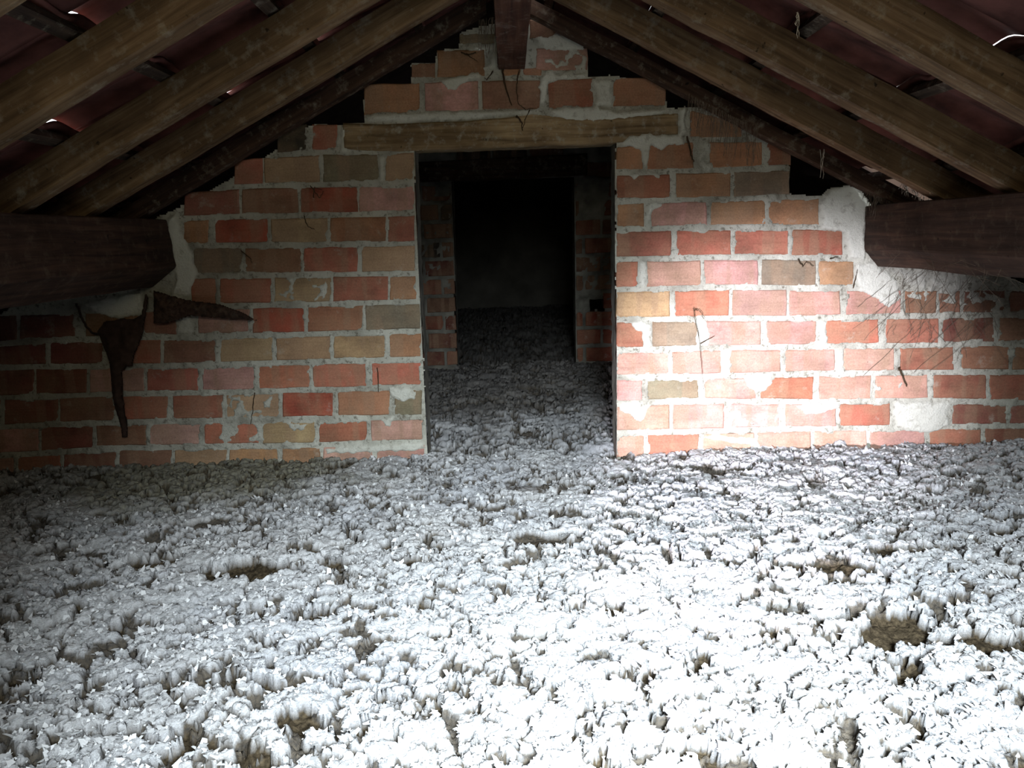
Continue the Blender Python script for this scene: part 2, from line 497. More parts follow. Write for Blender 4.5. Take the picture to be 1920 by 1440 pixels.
  ('P', 1.024, 0.49, 1.229, 0.487, 1.224, 0.583, 1.02, 0.587),
  ('R', 1.267, 0.487, 1.479, 0.484, 1.473, 0.582, 1.263, 0.582),
  ('R', 1.509, 0.483, 1.72, 0.481, 1.713, 0.579, 1.503, 0.582),
  ('D', 1.737, 0.481, 1.947, 0.479, 1.938, 0.575, 1.73, 0.578),
  ('B', 1.964, 0.479, 2.194, 0.478, 2.184, 0.572, 1.955, 0.575),
  ('B', 2.209, 0.477, 2.429, 0.476, 2.418, 0.569, 2.199, 0.572),
  ('D', 2.444, 0.476, 2.664, 0.474, 2.652, 0.565, 2.433, 0.568),
  ('P', 0.42, 0.38, 0.632, 0.379, 0.631, 0.471, 0.42, 0.472),
  ('P', 0.645, 0.378, 0.843, 0.377, 0.841, 0.471, 0.644, 0.471),
  ('P', 0.876, 0.377, 1.086, 0.376, 1.083, 0.468, 0.873, 0.47),
  ('P', 1.104, 0.376, 1.308, 0.374, 1.303, 0.464, 1.1, 0.467),
  ('P', 1.345, 0.374, 1.551, 0.371, 1.545, 0.461, 1.34, 0.464),
  ('R', 1.575, 0.371, 1.79, 0.367, 1.782, 0.459, 1.569, 0.461),
  ('B', 1.822, 0.367, 2.018, 0.361, 2.009, 0.457, 1.815, 0.459),
  ('B', 2.033, 0.361, 2.251, 0.355, 2.24, 0.455, 2.024, 0.457),
  ('B', 2.266, 0.355, 2.488, 0.349, 2.475, 0.454, 2.255, 0.455),
  ('D', 2.503, 0.348, 2.725, 0.343, 2.71, 0.452, 2.49, 0.454),
  ('P', 0.419, 0.271, 0.524, 0.272, 0.524, 0.357, 0.42, 0.358),
  ('G', 0.544, 0.273, 0.756, 0.275, 0.754, 0.356, 0.544, 0.357),
  ('P', 0.78, 0.274, 0.99, 0.266, 0.987, 0.354, 0.778, 0.356),
  ('R', 1.005, 0.266, 1.226, 0.259, 1.222, 0.353, 1.002, 0.354),
  ('P', 1.25, 0.259, 1.46, 0.256, 1.455, 0.35, 1.246, 0.353),
  ('P', 1.48, 0.256, 1.694, 0.252, 1.687, 0.348, 1.474, 0.35),
  ('R', 1.718, 0.25, 1.936, 0.239, 1.927, 0.342, 1.711, 0.347),
  ('R', 1.951, 0.238, 2.177, 0.226, 2.166, 0.335, 1.942, 0.341),
  ('D', 2.191, 0.225, 2.397, 0.214, 2.384, 0.33, 2.179, 0.335),
  ('B', 2.413, 0.213, 2.637, 0.201, 2.621, 0.323, 2.399, 0.329),
  ('D', 2.653, 0.2, 2.877, 0.188, 2.859, 0.317, 2.636, 0.323),
  ('P', 0.419, 0.149, 0.637, 0.147, 0.636, 0.251, 0.419, 0.248),
  ('P', 0.653, 0.147, 0.862, 0.146, 0.859, 0.249, 0.651, 0.252),
  ('P', 0.888, 0.146, 1.089, 0.145, 1.085, 0.24, 0.886, 0.248),
  ('P', 1.115, 0.145, 1.324, 0.143, 1.319, 0.235, 1.111, 0.239),
  ('R', 1.34, 0.143, 1.547, 0.141, 1.541, 0.232, 1.335, 0.235),
  ('T', 1.58, 0.141, 1.786, 0.138, 1.779, 0.225, 1.573, 0.232),
  ('D', 1.804, 0.138, 2.029, 0.135, 2.021, 0.212, 1.797, 0.224),
  ('D', 2.044, 0.134, 2.275, 0.131, 2.268, 0.198, 2.037, 0.211),
  ('B', 2.29, 0.131, 2.515, 0.128, 2.508, 0.185, 2.283, 0.198),
  ('D', 2.53, 0.128, 2.755, 0.125, 2.748, 0.173, 2.523, 0.185),
  ('P', 0.419, 0.026, 0.532, 0.024, 0.532, 0.125, 0.419, 0.126),
  ('R', 0.548, 0.024, 0.759, 0.021, 0.757, 0.124, 0.547, 0.125),
  ('P', 0.776, 0.021, 0.992, 0.018, 0.988, 0.123, 0.774, 0.124),
  ('P', 1.007, 0.018, 1.225, 0.015, 1.22, 0.122, 1.004, 0.123),
  ('P', 1.242, 0.015, 1.457, 0.012, 1.451, 0.119, 1.237, 0.122),
  ('P', 1.473, 0.012, 1.701, 0.009, 1.693, 0.116, 1.466, 0.119),
  ('R', 1.717, 0.009, 1.934, 0.006, 1.925, 0.113, 1.709, 0.116),
  ('D', 1.952, 0.006, 2.178, 0.003, 2.167, 0.11, 1.943, 0.113),
  ('B', 2.194, 0.003, 2.42, -0.0, 2.407, 0.107, 2.183, 0.11),
  ('D', 2.435, -0.0, 2.662, -0.003, 2.648, 0.104, 2.423, 0.107),
  ('O', -0.549, 1.418, -0.334, 1.422, -0.329, 1.529, -0.542, 1.529),
  ('P', -0.316, 1.423, -0.11, 1.427, -0.106, 1.529, -0.311, 1.529),
  ('B', -0.095, 1.427, 0.127, 1.423, 0.129, 1.528, -0.092, 1.528),
  ('R', 0.155, 1.423, 0.329, 1.423, 0.329, 1.528, 0.157, 1.528),
  ('O', 0.404, 1.423, 0.608, 1.422, 0.606, 1.525, 0.404, 1.527),
  ('B', -0.36, 1.55, -0.269, 1.547, -0.267, 1.597, -0.358, 1.599),
  ('O', -0.261, 1.548, -0.083, 1.548, -0.08, 1.644, -0.257, 1.642),
  ('O', -0.012, 1.548, 0.052, 1.547, 0.053, 1.57, -0.012, 1.571),
  ('O', 0.064, 1.548, 0.133, 1.546, 0.134, 1.571, 0.065, 1.573),
  ('P', 0.113, 1.562, 0.309, 1.557, 0.31, 1.637, 0.115, 1.642),
  ('G', -0.172, 1.663, -0.039, 1.659, -0.038, 1.699, -0.17, 1.702),
  ('B', 0.092, 1.676, 0.194, 1.674, 0.195, 1.741, 0.093, 1.744),
]
GABLE = [(-3.37, -0.44), (-3.199, 0.352), (-2.522, 0.467), (-1.594, 0.934), (-1.369, 1.068), (-1.303, 1.091), (-1.048, 1.215), (-0.803, 1.357), (-0.77, 1.384), (-0.722, 1.393), (-0.63, 1.39), (-0.556, 1.392), (-0.549, 1.476), (-0.506, 1.509), (-0.449, 1.527), (-0.367, 1.529), (-0.36, 1.599), (-0.271, 1.606), (-0.263, 1.637), (-0.227, 1.649), (-0.178, 1.651), (-0.17, 1.706), (-0.134, 1.72), (-0.083, 1.728), (-0.041, 1.736), (-0.031, 1.814), (0.079, 1.811), (0.092, 1.764), (0.167, 1.738), (0.202, 1.692), (0.262, 1.687), (0.294, 1.656), (0.312, 1.608), (0.313, 1.538), (0.406, 1.539), (0.528, 1.513), (0.601, 1.473), (0.612, 1.42), (0.646, 1.414), (0.654, 1.421), (0.687, 1.42), (0.773, 1.414), (0.918, 1.332), (1.064, 1.25), (1.089, 1.199), (1.096, 1.085), (1.217, 1.073), (1.241, 1.101), (1.319, 1.111), (1.371, 1.102), (1.419, 1.03), (1.558, 0.954), (1.997, 0.735), (2.568, 0.419), (3.396, -0.006), (3.504, -0.627)]
DOORWAY = [(-0.39, -0.521), (-0.365, 0.072), (-0.362, 0.409), (-0.367, 0.839), (-0.36, 1.281), (0.412, 1.302), (0.411, 0.819), (0.415, 0.389), (0.417, 0.051), (0.419, -0.543)]
LINTEL_TOP = [(-0.63, 1.39), (-0.473, 1.382), (-0.309, 1.384), (-0.146, 1.387), (-0.023, 1.392), (0.1, 1.404), (0.222, 1.386), (0.406, 1.385), (0.653, 1.392)]
LINTEL_BOT = [(-0.637, 1.296), (-0.479, 1.28), (-0.314, 1.284), (-0.15, 1.283), (-0.026, 1.286), (0.097, 1.287), (0.221, 1.286), (0.406, 1.289), (0.654, 1.316)]
SMEARS = [
  (10, [(-1.348, 1.061), (-1.306, 1.07), (-1.283, 0.988), (-1.254, 0.925), (-1.242, 0.831), (-1.28, 0.758), (-1.345, 0.706), (-1.367, 0.739), (-1.332, 0.823), (-1.344, 0.948)]),
  (8, [(-1.717, 0.723), (-1.617, 0.754), (-1.47, 0.774), (-1.472, 0.678), (-1.543, 0.658), (-1.618, 0.66)]),
  (10, [(1.209, 1.035), (1.247, 1.101), (1.34, 1.111), (1.411, 1.03), (1.396, 0.938), (1.403, 0.813), (1.335, 0.819), (1.313, 0.92), (1.223, 0.943)]),
  (7, [(1.352, 0.815), (1.441, 0.812), (1.53, 0.747), (1.557, 0.662), (1.514, 0.609), (1.45, 0.665), (1.384, 0.698)]),
  (4, [(1.527, 0.789), (2.006, 0.65), (2.014, 0.564), (1.795, 0.623), (1.578, 0.661)]),
  (9, [(0.42, 1.282), (0.467, 1.321), (0.529, 1.329), (0.662, 1.315), (0.7, 1.269), (0.673, 1.264), (0.622, 1.277), (0.591, 1.252), (0.554, 1.273), (0.54, 1.194), (0.517, 1.188), (0.509, 1.254), (0.467, 1.277)]),
  (12, [(0.653, 1.417), (0.687, 1.416), (0.693, 1.319), (0.656, 1.304)]),
  (4, [(0.714, 1.308), (0.78, 1.293), (0.789, 1.217), (0.799, 1.181), (0.757, 1.178), (0.728, 1.219)]),
  (6, [(0.457, 1.176), (0.592, 1.178), (0.588, 1.146), (0.561, 1.159), (0.509, 1.164), (0.484, 1.143)]),
  (5, [(0.541, 1.067), (0.614, 1.069), (0.604, 1.041), (0.556, 1.022), (0.548, 0.991), (0.527, 1.002)]),
  (8, [(0.116, 1.68), (0.196, 1.693), (0.262, 1.687), (0.298, 1.652), (0.31, 1.618), (0.266, 1.629), (0.185, 1.625), (0.129, 1.638)]),
  (4, [(0.125, 1.638), (0.266, 1.638), (0.306, 1.609), (0.309, 1.551), (0.204, 1.552), (0.164, 1.574), (0.114, 1.593)]),
  (8, [(0.133, 1.543), (0.154, 1.569), (0.204, 1.548), (0.305, 1.55), (0.309, 1.536), (0.244, 1.524), (0.163, 1.511), (0.141, 1.431), (0.121, 1.441), (0.118, 1.489), (0.102, 1.499), (0.123, 1.518)]),
  (7, [(0.325, 1.522), (0.402, 1.524), (0.406, 1.424), (0.329, 1.426), (0.341, 1.483)]),
  (9, [(0.141, 1.421), (0.223, 1.428), (0.325, 1.436), (0.41, 1.414), (0.61, 1.413), (0.634, 1.398), (0.508, 1.378), (0.365, 1.366), (0.242, 1.373), (0.171, 1.391)]),
  (7, [(-0.553, 1.421), (-0.348, 1.428), (-0.114, 1.427), (0.121, 1.421), (0.13, 1.404), (-0.043, 1.4), (-0.146, 1.389), (-0.309, 1.384), (-0.534, 1.39)]),
  (8, [(-0.262, 1.541), (-0.184, 1.555), (-0.099, 1.568), (-0.096, 1.533), (-0.14, 1.531), (-0.186, 1.497), (-0.227, 1.494), (-0.25, 1.522)]),
  (6, [(-0.164, 1.659), (-0.035, 1.665), (-0.028, 1.57), (-0.089, 1.567), (-0.129, 1.572), (-0.062, 1.586), (-0.052, 1.631), (-0.137, 1.633)]),
  (8, [(-0.637, 1.383), (-0.617, 1.372), (-0.622, 1.304), (-0.586, 1.283), (-0.624, 1.27), (-0.652, 1.284)]),
  (6, [(-0.508, 1.271), (-0.476, 1.27), (-0.477, 1.17), (-0.498, 1.167)]),
  (4, [(-0.909, 0.811), (-0.876, 0.821), (-0.761, 0.808), (-0.727, 0.807), (-0.734, 0.712), (-0.854, 0.7), (-0.916, 0.727), (-0.952, 0.76)]),
  (7, [(-0.515, 0.358), (-0.445, 0.363), (-0.392, 0.333), (-0.409, 0.295), (-0.481, 0.288), (-0.513, 0.314)]),
  (6, [(-0.551, 0.225), (-0.5, 0.235), (-0.509, 0.178), (-0.537, 0.195)]),
  (4, [(-1.319, 0.746), (-1.276, 0.715), (-1.288, 0.598), (-1.357, 0.593), (-1.338, 0.674)]),
  (2.5, [(-1.187, 0.354), (-0.991, 0.349), (-0.98, 0.326), (-1.023, 0.226), (-1.089, 0.223), (-1.188, 0.231)]),
  (2.5, [(-1.308, 0.234), (-0.804, 0.22), (-0.812, 0.107), (-0.902, 0.086), (-1.031, 0.136), (-1.208, 0.129)]),
  (5, [(-0.801, 0.111), (-0.38, 0.123), (-0.371, 0.084), (-0.592, 0.078), (-0.792, 0.072)]),
  (8, [(0.419, 0.255), (0.562, 0.256), (0.547, 0.207), (0.514, 0.169), (0.47, 0.209), (0.426, 0.228)]),
  (5, [(0.937, 0.375), (1.034, 0.377), (1.057, 0.338), (1.037, 0.301), (0.983, 0.289), (0.945, 0.319)]),
  (3, [(0.881, 0.254), (0.995, 0.24), (1.087, 0.237), (1.097, 0.147), (0.889, 0.141)]),
  (7, [(1.127, 0.241), (1.258, 0.244), (1.389, 0.234), (1.249, 0.192), (1.194, 0.194), (1.16, 0.217)]),
  (6, [(1.564, 0.242), (1.805, 0.236), (1.776, 0.185), (1.796, 0.128), (1.706, 0.096), (1.581, 0.12), (1.549, 0.202)]),
  (6, [(0.726, 0.598), (0.78, 0.597), (0.802, 0.542), (0.789, 0.488), (0.739, 0.49)]),
  (6, [(0.426, 0.6), (0.523, 0.604), (0.559, 0.581), (0.56, 0.494), (0.53, 0.491), (0.512, 0.55), (0.458, 0.588)]),
  (5, [(0.836, 0.476), (0.89, 0.481), (0.878, 0.376), (0.843, 0.373)]),
  (6, [(1.224, 0.585), (1.267, 0.584), (1.272, 0.475), (1.237, 0.481)]),
  (5, [(1.303, 0.464), (1.342, 0.463), (1.343, 0.364), (1.308, 0.365)]),
  (5, [(0.5, 0.843), (0.542, 0.842), (0.537, 0.731), (0.507, 0.732)]),
  (4, [(1.469, 0.361), (1.556, 0.358), (1.603, 0.313), (1.521, 0.237), (1.476, 0.249)]),
  (5, [(0.757, 0.11), (0.823, 0.127), (1.0, 0.104), (1.024, 0.058), (0.935, 0.065), (0.846, 0.09)]),
]
TWIGS = [
  [(-0.014, 3.07, 1.567), (-0.007, 3.07, 1.506), (0.019, 3.07, 1.433)],
  [(0.052, 3.08, 1.564), (0.037, 3.08, 1.507), (0.043, 3.08, 1.44), (0.069, 3.08, 1.418), (0.1, 3.08, 1.423)],
  [(0.034, 3.07, 1.394), (0.054, 3.07, 1.374), (0.057, 3.07, 1.341)],
  [(0.085, 3.07, 1.418), (0.068, 3.07, 1.38), (0.057, 3.07, 1.351)],
  [(-0.166, 3.08, 1.63), (-0.127, 3.08, 1.61), (-0.107, 3.08, 1.596)],
  [(-0.11, 3.08, 1.628), (-0.136, 3.08, 1.62), (-0.164, 3.08, 1.63)],
  [(-0.048, 3.08, 1.561), (-0.075, 3.08, 1.529), (-0.083, 3.08, 1.539)],
  [(0.682, 3.07, 1.305), (0.7, 3.07, 1.236), (0.71, 3.07, 1.209)],
  [(0.718, 3.07, 0.648), (0.726, 3.07, 0.601), (0.746, 3.07, 0.515), (0.757, 3.07, 0.407), (0.767, 3.07, 0.319)],
  [(0.723, 3.07, 0.644), (0.744, 3.07, 0.639), (0.762, 3.07, 0.605)],
  [(0.751, 3.08, 0.503), (0.808, 3.08, 0.534)],
  [(1.555, 3.08, 0.384), (1.573, 3.08, 0.35), (1.593, 3.08, 0.306)],
  [(-1.054, 3.08, 0.354), (-1.069, 3.08, 0.277), (-1.083, 3.08, 0.221)],
  [(-0.798, 3.07, 1.046), (-0.787, 3.07, 1.005), (-0.761, 3.07, 0.994)],
  [(-1.054, 3.07, 0.92), (-1.02, 3.07, 0.889), (-1.017, 3.07, 0.87)],
  [(-0.55, 3.08, 0.44), (-0.552, 3.08, 0.341)],
  [(1.354, 3.08, 0.711), (1.36, 3.08, 0.753), (1.366, 3.08, 0.784)],
  [(1.127, 3.08, 0.832), (1.151, 3.08, 0.8), (1.163, 3.08, 0.82), (1.193, 3.08, 0.801)],
  [(1.255, 3.08, 0.828), (1.28, 3.08, 0.834), (1.297, 3.08, 0.825)],
  [(-0.765, 3.07, 1.16), (-0.746, 3.07, 1.131), (-0.731, 3.07, 1.111), (-0.717, 3.07, 1.139)],
  [(-0.756, 3.07, 1.112), (-0.749, 3.07, 1.155), (-0.721, 3.07, 1.143)],
]
WEB_CLUMP = [(-1.619, 0.658), (-1.649, 0.621), (-1.635, 0.565), (-1.618, 0.501), (-1.619, 0.427), (-1.623, 0.356), (-1.617, 0.305), (-1.604, 0.234), (-1.604, 0.183), (-1.582, 0.185), (-1.578, 0.233), (-1.58, 0.304), (-1.579, 0.365), (-1.573, 0.452), (-1.553, 0.473), (-1.527, 0.477), (-1.513, 0.526), (-1.476, 0.589), (-1.455, 0.662), (-1.432, 0.746), (-1.442, 0.771), (-1.465, 0.684), (-1.503, 0.664), (-1.544, 0.669)]
WEB_ARM = [(-1.719, 0.732), (-1.708, 0.69), (-1.693, 0.643), (-1.671, 0.615), (-1.642, 0.608)]
STUB = [(-1.399, 0.776), (-1.278, 0.738), (-1.138, 0.715), (-1.06, 0.682), (-1.002, 0.648), (-1.143, 0.66), (-1.264, 0.673), (-1.357, 0.649), (-1.414, 0.646)]


PAL = {'R': (0.35, 0.130, 0.085), 'S': (0.34, 0.090, 0.055), 'O': (0.37, 0.190, 0.105), 'P': (0.46, 0.265, 0.215),
       'T': (0.37, 0.250, 0.150), 'B': (0.25, 0.130, 0.085), 'G': (0.215, 0.175, 0.120), 'D': (0.22, 0.080, 0.060), 'K': (0.06, 0.05, 0.04)}


def make_brick(q, y, mat, parent, color, depth=0.10, wob=0.0022):
    """q: four corners (x, z) counter-clockwise from bottom left; front face at y"""
    (x0, z0), (x1, z1), (x2, z2), (x3, z3) = q
    cx = (x0 + x1 + x2 + x3) / 4; cz = (z0 + z1 + z2 + z3) / 4
    def lerp(a, b, t): return (a[0] + (b[0] - a[0]) * t, a[1] + (b[1] - a[1]) * t)
    ring = []
    for a, b, ts in ((q[0], q[1], (0.0, 0.33, 0.68)), (q[1], q[2], (0.0, 0.5)), (q[2], q[3], (0.0, 0.30, 0.66)), (q[3], q[0], (0.0, 0.5))):
        for t in ts:
            p = lerp(a, b, t)
            ring.append((p[0] + random.uniform(-wob, wob), p[1] + random.uniform(-wob, wob)))
    k = len(ring); bev = random.uniform(0.003, 0.006)
    vs = []
    for p in ring: vs.append((p[0] - cx, depth, p[1] - cz))
    for p in ring: vs.append((p[0] - cx, bev * 0.9, p[1] - cz))
    hw = max(abs(x1 - x0), 0.02) / 2; hz = max(abs(z3 - z0), 0.02) / 2
    for p in ring:
        vs.append(((p[0] - cx) * (1 - bev / hw), random.uniform(-0.0008, 0.0008), (p[1] - cz) * (1 - bev / hz)))
    fs = []
    for i in range(k):
        j = (i + 1) % k
        fs.append((i, j, k + j, k + i)); fs.append((k + i, k + j, 2 * k + j, 2 * k + i))
    vs.append((0, random.uniform(-0.0012, 0.0004), 0))
    for i in range(k):
        fs.append((2 * k + i, 2 * k + (i + 1) % k, 3 * k))
    o = link('brick', vs, fs, mat, parent, False, (cx, y, cz))
    o.color = (*color, 1)
    return o


def masonry(name, Y, bricks, outline, holes, smears, xr, zr, res, label=None):
    xs = np.arange(xr[0], xr[1], res); zs = np.arange(zr[0], zr[1], res)
    X, Z = np.meshgrid(xs, zs)
    rag = fbm(X * 90, Z * 90, 1, 3)
    H = -0.0045 + 0.006 * (fbm(X * 22, Z * 22, 2, 2) - 0.5) + 0.006 * (rag - 0.5)
    D = np.full(X.shape, -1.0)
    for b in bricks:
        c = np.array(b[1:]).reshape(4, 2)
        x0, z0 = c.min(0) - 0.01; x1, z1 = c.max(0) + 0.01
        i0, i1 = np.searchsorted(zs, [z0, z1]); j0, j1 = np.searchsorted(xs, [x0, x1])
        if i1 <= i0 or j1 <= j0: continue
        sub = poly_dist(X[i0:i1, j0:j1], Z[i0:i1, j0:j1], [tuple(p) for p in c])
        D[i0:i1, j0:j1] = np.maximum(D[i0:i1, j0:j1], sub)
    # mortar creeps raggedly over brick edges
    creep = 0.003 + 0.020 * np.clip(fbm(X * 16, Z * 16, 4, 2) - 0.42, 0, 1) + 0.006 * (rag - 0.5)
    lip = 0.005 * sstep(0.48, 0.62, fbm(X * 20, Z * 20, 6, 2))
    H = H + lip * (D < creep + 0.004)
    H = H - 0.030 * sstep(0, 0.006, D - creep)
    fresh = np.zeros(X.shape)
    for h, poly in smears:
        p = np.array(poly)
        i0, i1 = np.searchsorted(zs, [p[:, 1].min() - 0.03, p[:, 1].max() + 0.03])
        j0, j1 = np.searchsorted(xs, [p[:, 0].min() - 0.03, p[:, 0].max() + 0.03])
        if i1 <= i0 or j1 <= j0: continue
        XX, ZZ = X[i0:i1, j0:j1], Z[i0:i1, j0:j1]
        d = poly_dist(XX, ZZ, poly) + 0.022 * (fbm(XX * 40, ZZ * 40, 3, 3) - 0.5)
        hole = 0.0 if h >= 5 else 0.66 - 0.05 * h
        cover = sstep(0.0, 0.012, d) * sstep(hole, hole + 0.12, fbm(XX * 28, ZZ * 28, 5, 3) + 0.25 * (h >= 5))
        tgt = 0.0015 + 0.0009 * h + 0.006 * (fbm(XX * 30, ZZ * 30, 7, 3) - 0.5)
        H[i0:i1, j0:j1] = np.where(cover > 0.05, np.maximum(H[i0:i1, j0:j1], -0.006 + (tgt + 0.006) * cover), H[i0:i1, j0:j1])
        fresh[i0:i1, j0:j1] = np.maximum(fresh[i0:i1, j0:j1], cover * min(1, h / 8))
    d = poly_dist(X, Z, outline)
    ok = d + 0.010 * (rag - 0.5) > 0
    for hpoly in holes:
        ok &= ~(poly_dist(X, Z, hpoly) + 0.004 * (rag - 0.5) > 0)
    V = np.stack([X, Y - H, Z], -1).reshape(-1, 3)
    keep = ok[:-1, :-1] & ok[1:, :-1] & ok[:-1, 1:] & ok[1:, 1:]
    F = grid_faces(len(zs), len(xs), keep)
    used = np.zeros(len(V), bool); used[F.ravel()] = True
    idx = np.cumsum(used) - 1
    V = V[used]; F = idx[F]
    w = link(name, V, F, M_MORTAR, None, True)
    at = w.data.attributes.new('fresh', 'FLOAT', 'POINT')
    at.data.foreach_set('value', fresh.ravel()[used].astype(np.float32))
    tag(w, label=label, kind='structure')
    return w


# ------------------------------------------------------------------ gable wall with the doorway
wall = masonry('wall_back', YW, BRICKS, GABLE, [DOORWAY], SMEARS, (-2.6, 2.6), (-0.02, 1.75), 0.006)
for b in BRICKS:
    c = b[1:]
    q = [(c[0], c[1]), (c[2], c[3]), (c[4], c[5]), (c[6], c[7])]
    col = PAL[b[0]]; k = random.uniform(0.85, 1.15)
    col = tuple(min(1, v * k * random.uniform(0.94, 1.06)) for v in col)
    make_brick(q, YW + random.uniform(-0.002, 0.0025), M_BRICK, wall, col)


def reveal(name, pts, y0, y1, parent, mat):
    """rough strip that runs back from the wall face along the polyline pts (x, z)"""
    ny = 9; vs = []; P = []
    for (a, b) in zip(pts[:-1], pts[1:]):
        L = math.hypot(b[0] - a[0], b[1] - a[1]); m = max(2, int(L / 0.012))
        for i in range(m): P.append((a[0] + (b[0] - a[0]) * i / m, a[1] + (b[1] - a[1]) * i / m))
    P.append(pts[-1])
    for j in range(ny):
        t = j / (ny - 1)
        for (x, z) in P:
            nn = mnoise.noise((x * 30, z * 30, t * 4)) * 0.004
            vs.append((x + nn, y0 + (y1 - y0) * t, z + nn))
    return link(name, np.array(vs), grid_faces(ny, len(P)), mat, parent, True)


dl = DOORWAY[0:5]; dr = DOORWAY[5:10]
reveal('door_jamb', [p for p in dl], YW + 0.002, YW + 0.12, wall, M_SOOT_SHADE)
reveal('door_jamb', [p for p in dr], YW + 0.002, YW + 0.12, wall, M_SOOT_SHADE)


def bar_mesh(P0, P1, width_vec, height_vec, seg=40, amp=0.003, nw=3, nh=4, seed=0, taper=None):
    """rough-sawn timber: box swept from P0 to P1 with slightly uneven faces"""
    P0, P1, W, Hh = (np.array(v, float) for v in (P0, P1, width_vec, height_vec))
    ring = []
    for i in range(nw): ring.append((i / nw, 0))
    for i in range(nh): ring.append((1, i / nh))
    for i in range(nw): ring.append((1 - i / nw, 1))
    for i in range(nh): ring.append((0, 1 - i / nh))
    k = len(ring); vs = []
    ax = (P1 - P0) / np.linalg.norm(P1 - P0); L = np.linalg.norm(P1 - P0)
    for s in range(seg + 1):
        t = s / seg
        c = P0 + (P1 - P0) * t
        sag = (W / np.linalg.norm(W)) * amp * 2 * mnoise.noise((t * L * 1.2, seed * 3.1, 0.5)) + (Hh / np.linalg.norm(Hh)) * amp * 2 * mnoise.noise((t * L * 1.0, seed * 5.7, 7.5))
        for (a, b) in ring:
            ch = 0.0
            r = 0.96 if (a in (0, 1) and b in (0, 1)) else 1.0
            aa = 0.5 + (a - 0.5) * r; bb = 0.5 + (b - 0.5) * r
            p = c + W * (aa - 0.5) + Hh * (bb - 0.5) + sag
            nn = mnoise.noise((p[0] * 14 + seed, p[1] * 14, p[2] * 14)) * amp
            d = W * (a - 0.5) + Hh * (b - 0.5); d = d / np.linalg.norm(d)
            vs.append(p + d * nn)
    fs = []
    for s in range(seg):
        for i in range(k):
            j = (i + 1) % k
            fs.append((s * k + i, s * k + j, (s + 1) * k + j, (s + 1) * k + i))
    fs = [tuple(f) for f in fs]
    fs.append(tuple(range(k - 1, -1, -1))); fs.append(tuple(seg * k + i for i in range(k)))
    return vs, fs


def swept_profile(top, bot, y0, y1, seg=90, amp=0.004, seed=0):
    """beam seen from the front: top and bottom edge polylines (x, z)"""
    xs = np.linspace(top[0][0], top[-1][0], seg)
    tz = np.interp(xs, [p[0] for p in top], [p[1] for p in top]); bz = np.interp(xs, [p[0] for p in bot], [p[1] for p in bot])
    nz = 14; V = []
    for j in range(nz + 5):
        for i, x in enumerate(xs):
            if j < 2: t, y = 0.0, y1 - (y1 - y0) * j / 2
            elif j < nz + 2: t, y = (j - 2) / (nz - 1), y0
            else: t, y = 1.0, y0 + (y1 - y0) * (j - nz - 1) / 3
            z = bz[i] + (tz[i] - bz[i]) * t
            e = min(t, 1 - t); r = 0.004 * max(0, 1 - e * 12)
            nn = mnoise.noise((x * 9 + seed, z * 35, 1)) * amp + mnoise.noise((x * 40, z * 90 + seed, 4)) * amp * 0.4
            V.append((x, y + (r + nn if 2 <= j < nz + 2 else 0), z + (nn * 0.6)))
    F = [tuple(f) for f in grid_faces(nz + 5, seg)]
    nr = nz + 5
    F.append(tuple(j * seg for j in range(nr))); F.append(tuple(j * seg + seg - 1 for j in range(nr - 1, -1, -1)))
    return V, F


v, f = swept_profile(LINTEL_TOP, LINTEL_BOT, YW - 0.006, YW + 0.11, 120, 0.005)
lintel = link('door_lintel', v, f, M_LINTEL, wall, True)
lintel['label'] = 'weathered grey-brown timber lintel over the doorway'

# ------------------------------------------------------------------ second wall behind, with its own doorway
Y2 = 5.1
outline2 = [(-3.2, -0.02), (3.2, -0.02), (3.2, 0.25), (0.0, 1.86), (-3.2, 0.25)]
door2 = [(-0.375, -0.05), (-0.36, 1.305), (0.41, 1.30), (0.415, -0.05)]
b2 = []
r = random.Random(5)
for k in range(13):
    z0 = 0.11 + k * 0.119; z1 = z0 + 0.095
    off = (k % 2) * 0.115 + 0.02
    for i in range(-5, 5):
        x0 = off + i * 0.232; x1 = x0 + 0.215
        if abs((x0 + x1) / 2) > 0.95 or z1 > 1.80 - 0.52 * max(abs(x0), abs(x1)): continue
        if z0 < 1.30:
            if x0 < -0.39 < x1: x1 = -0.375
            if x0 < 0.42 < x1: x0 = 0.425
            if x0 > -0.41 and x1 < 0.43: continue
            if x1 - x0 < 0.04: continue
        if 1.28 < z0 + 0.05 < 1.46 and -0.62 < (x0 + x1) / 2 < 0.52: continue
        code = r.choice('DDBRDKBD') if x0 < 0 else r.choice('DBRDBBR')
        if z0 < 0.5 and x0 > 0: code = 'S'
        b2.append((code, x0, z0 + r.uniform(-.004, .004), x1, z0 + r.uniform(-.004, .004), x1, z1, x0, z1))
sm2 = [(6, [(0.43, 1.05), (0.62, 1.06), (0.66, 1.30), (0.50, 1.33), (0.43, 1.25)]), (6, [(-0.50, 1.20), (-0.38, 1.20), (-0.37, 1.30), (-0.46, 1.31)]),
       (4, [(0.43, 0.52), (0.80, 0.50), (0.80, 0.85), (0.45, 0.80)]), (3, [(-0.60, 0.60), (-0.38, 0.60), (-0.38, 1.0), (-0.60, 1.0)])]
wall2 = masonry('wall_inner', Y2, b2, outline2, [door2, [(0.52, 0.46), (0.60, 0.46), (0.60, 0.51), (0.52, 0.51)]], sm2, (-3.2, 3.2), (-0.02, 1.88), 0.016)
wall2.data.materials[0] = M_SOOT_SHADE
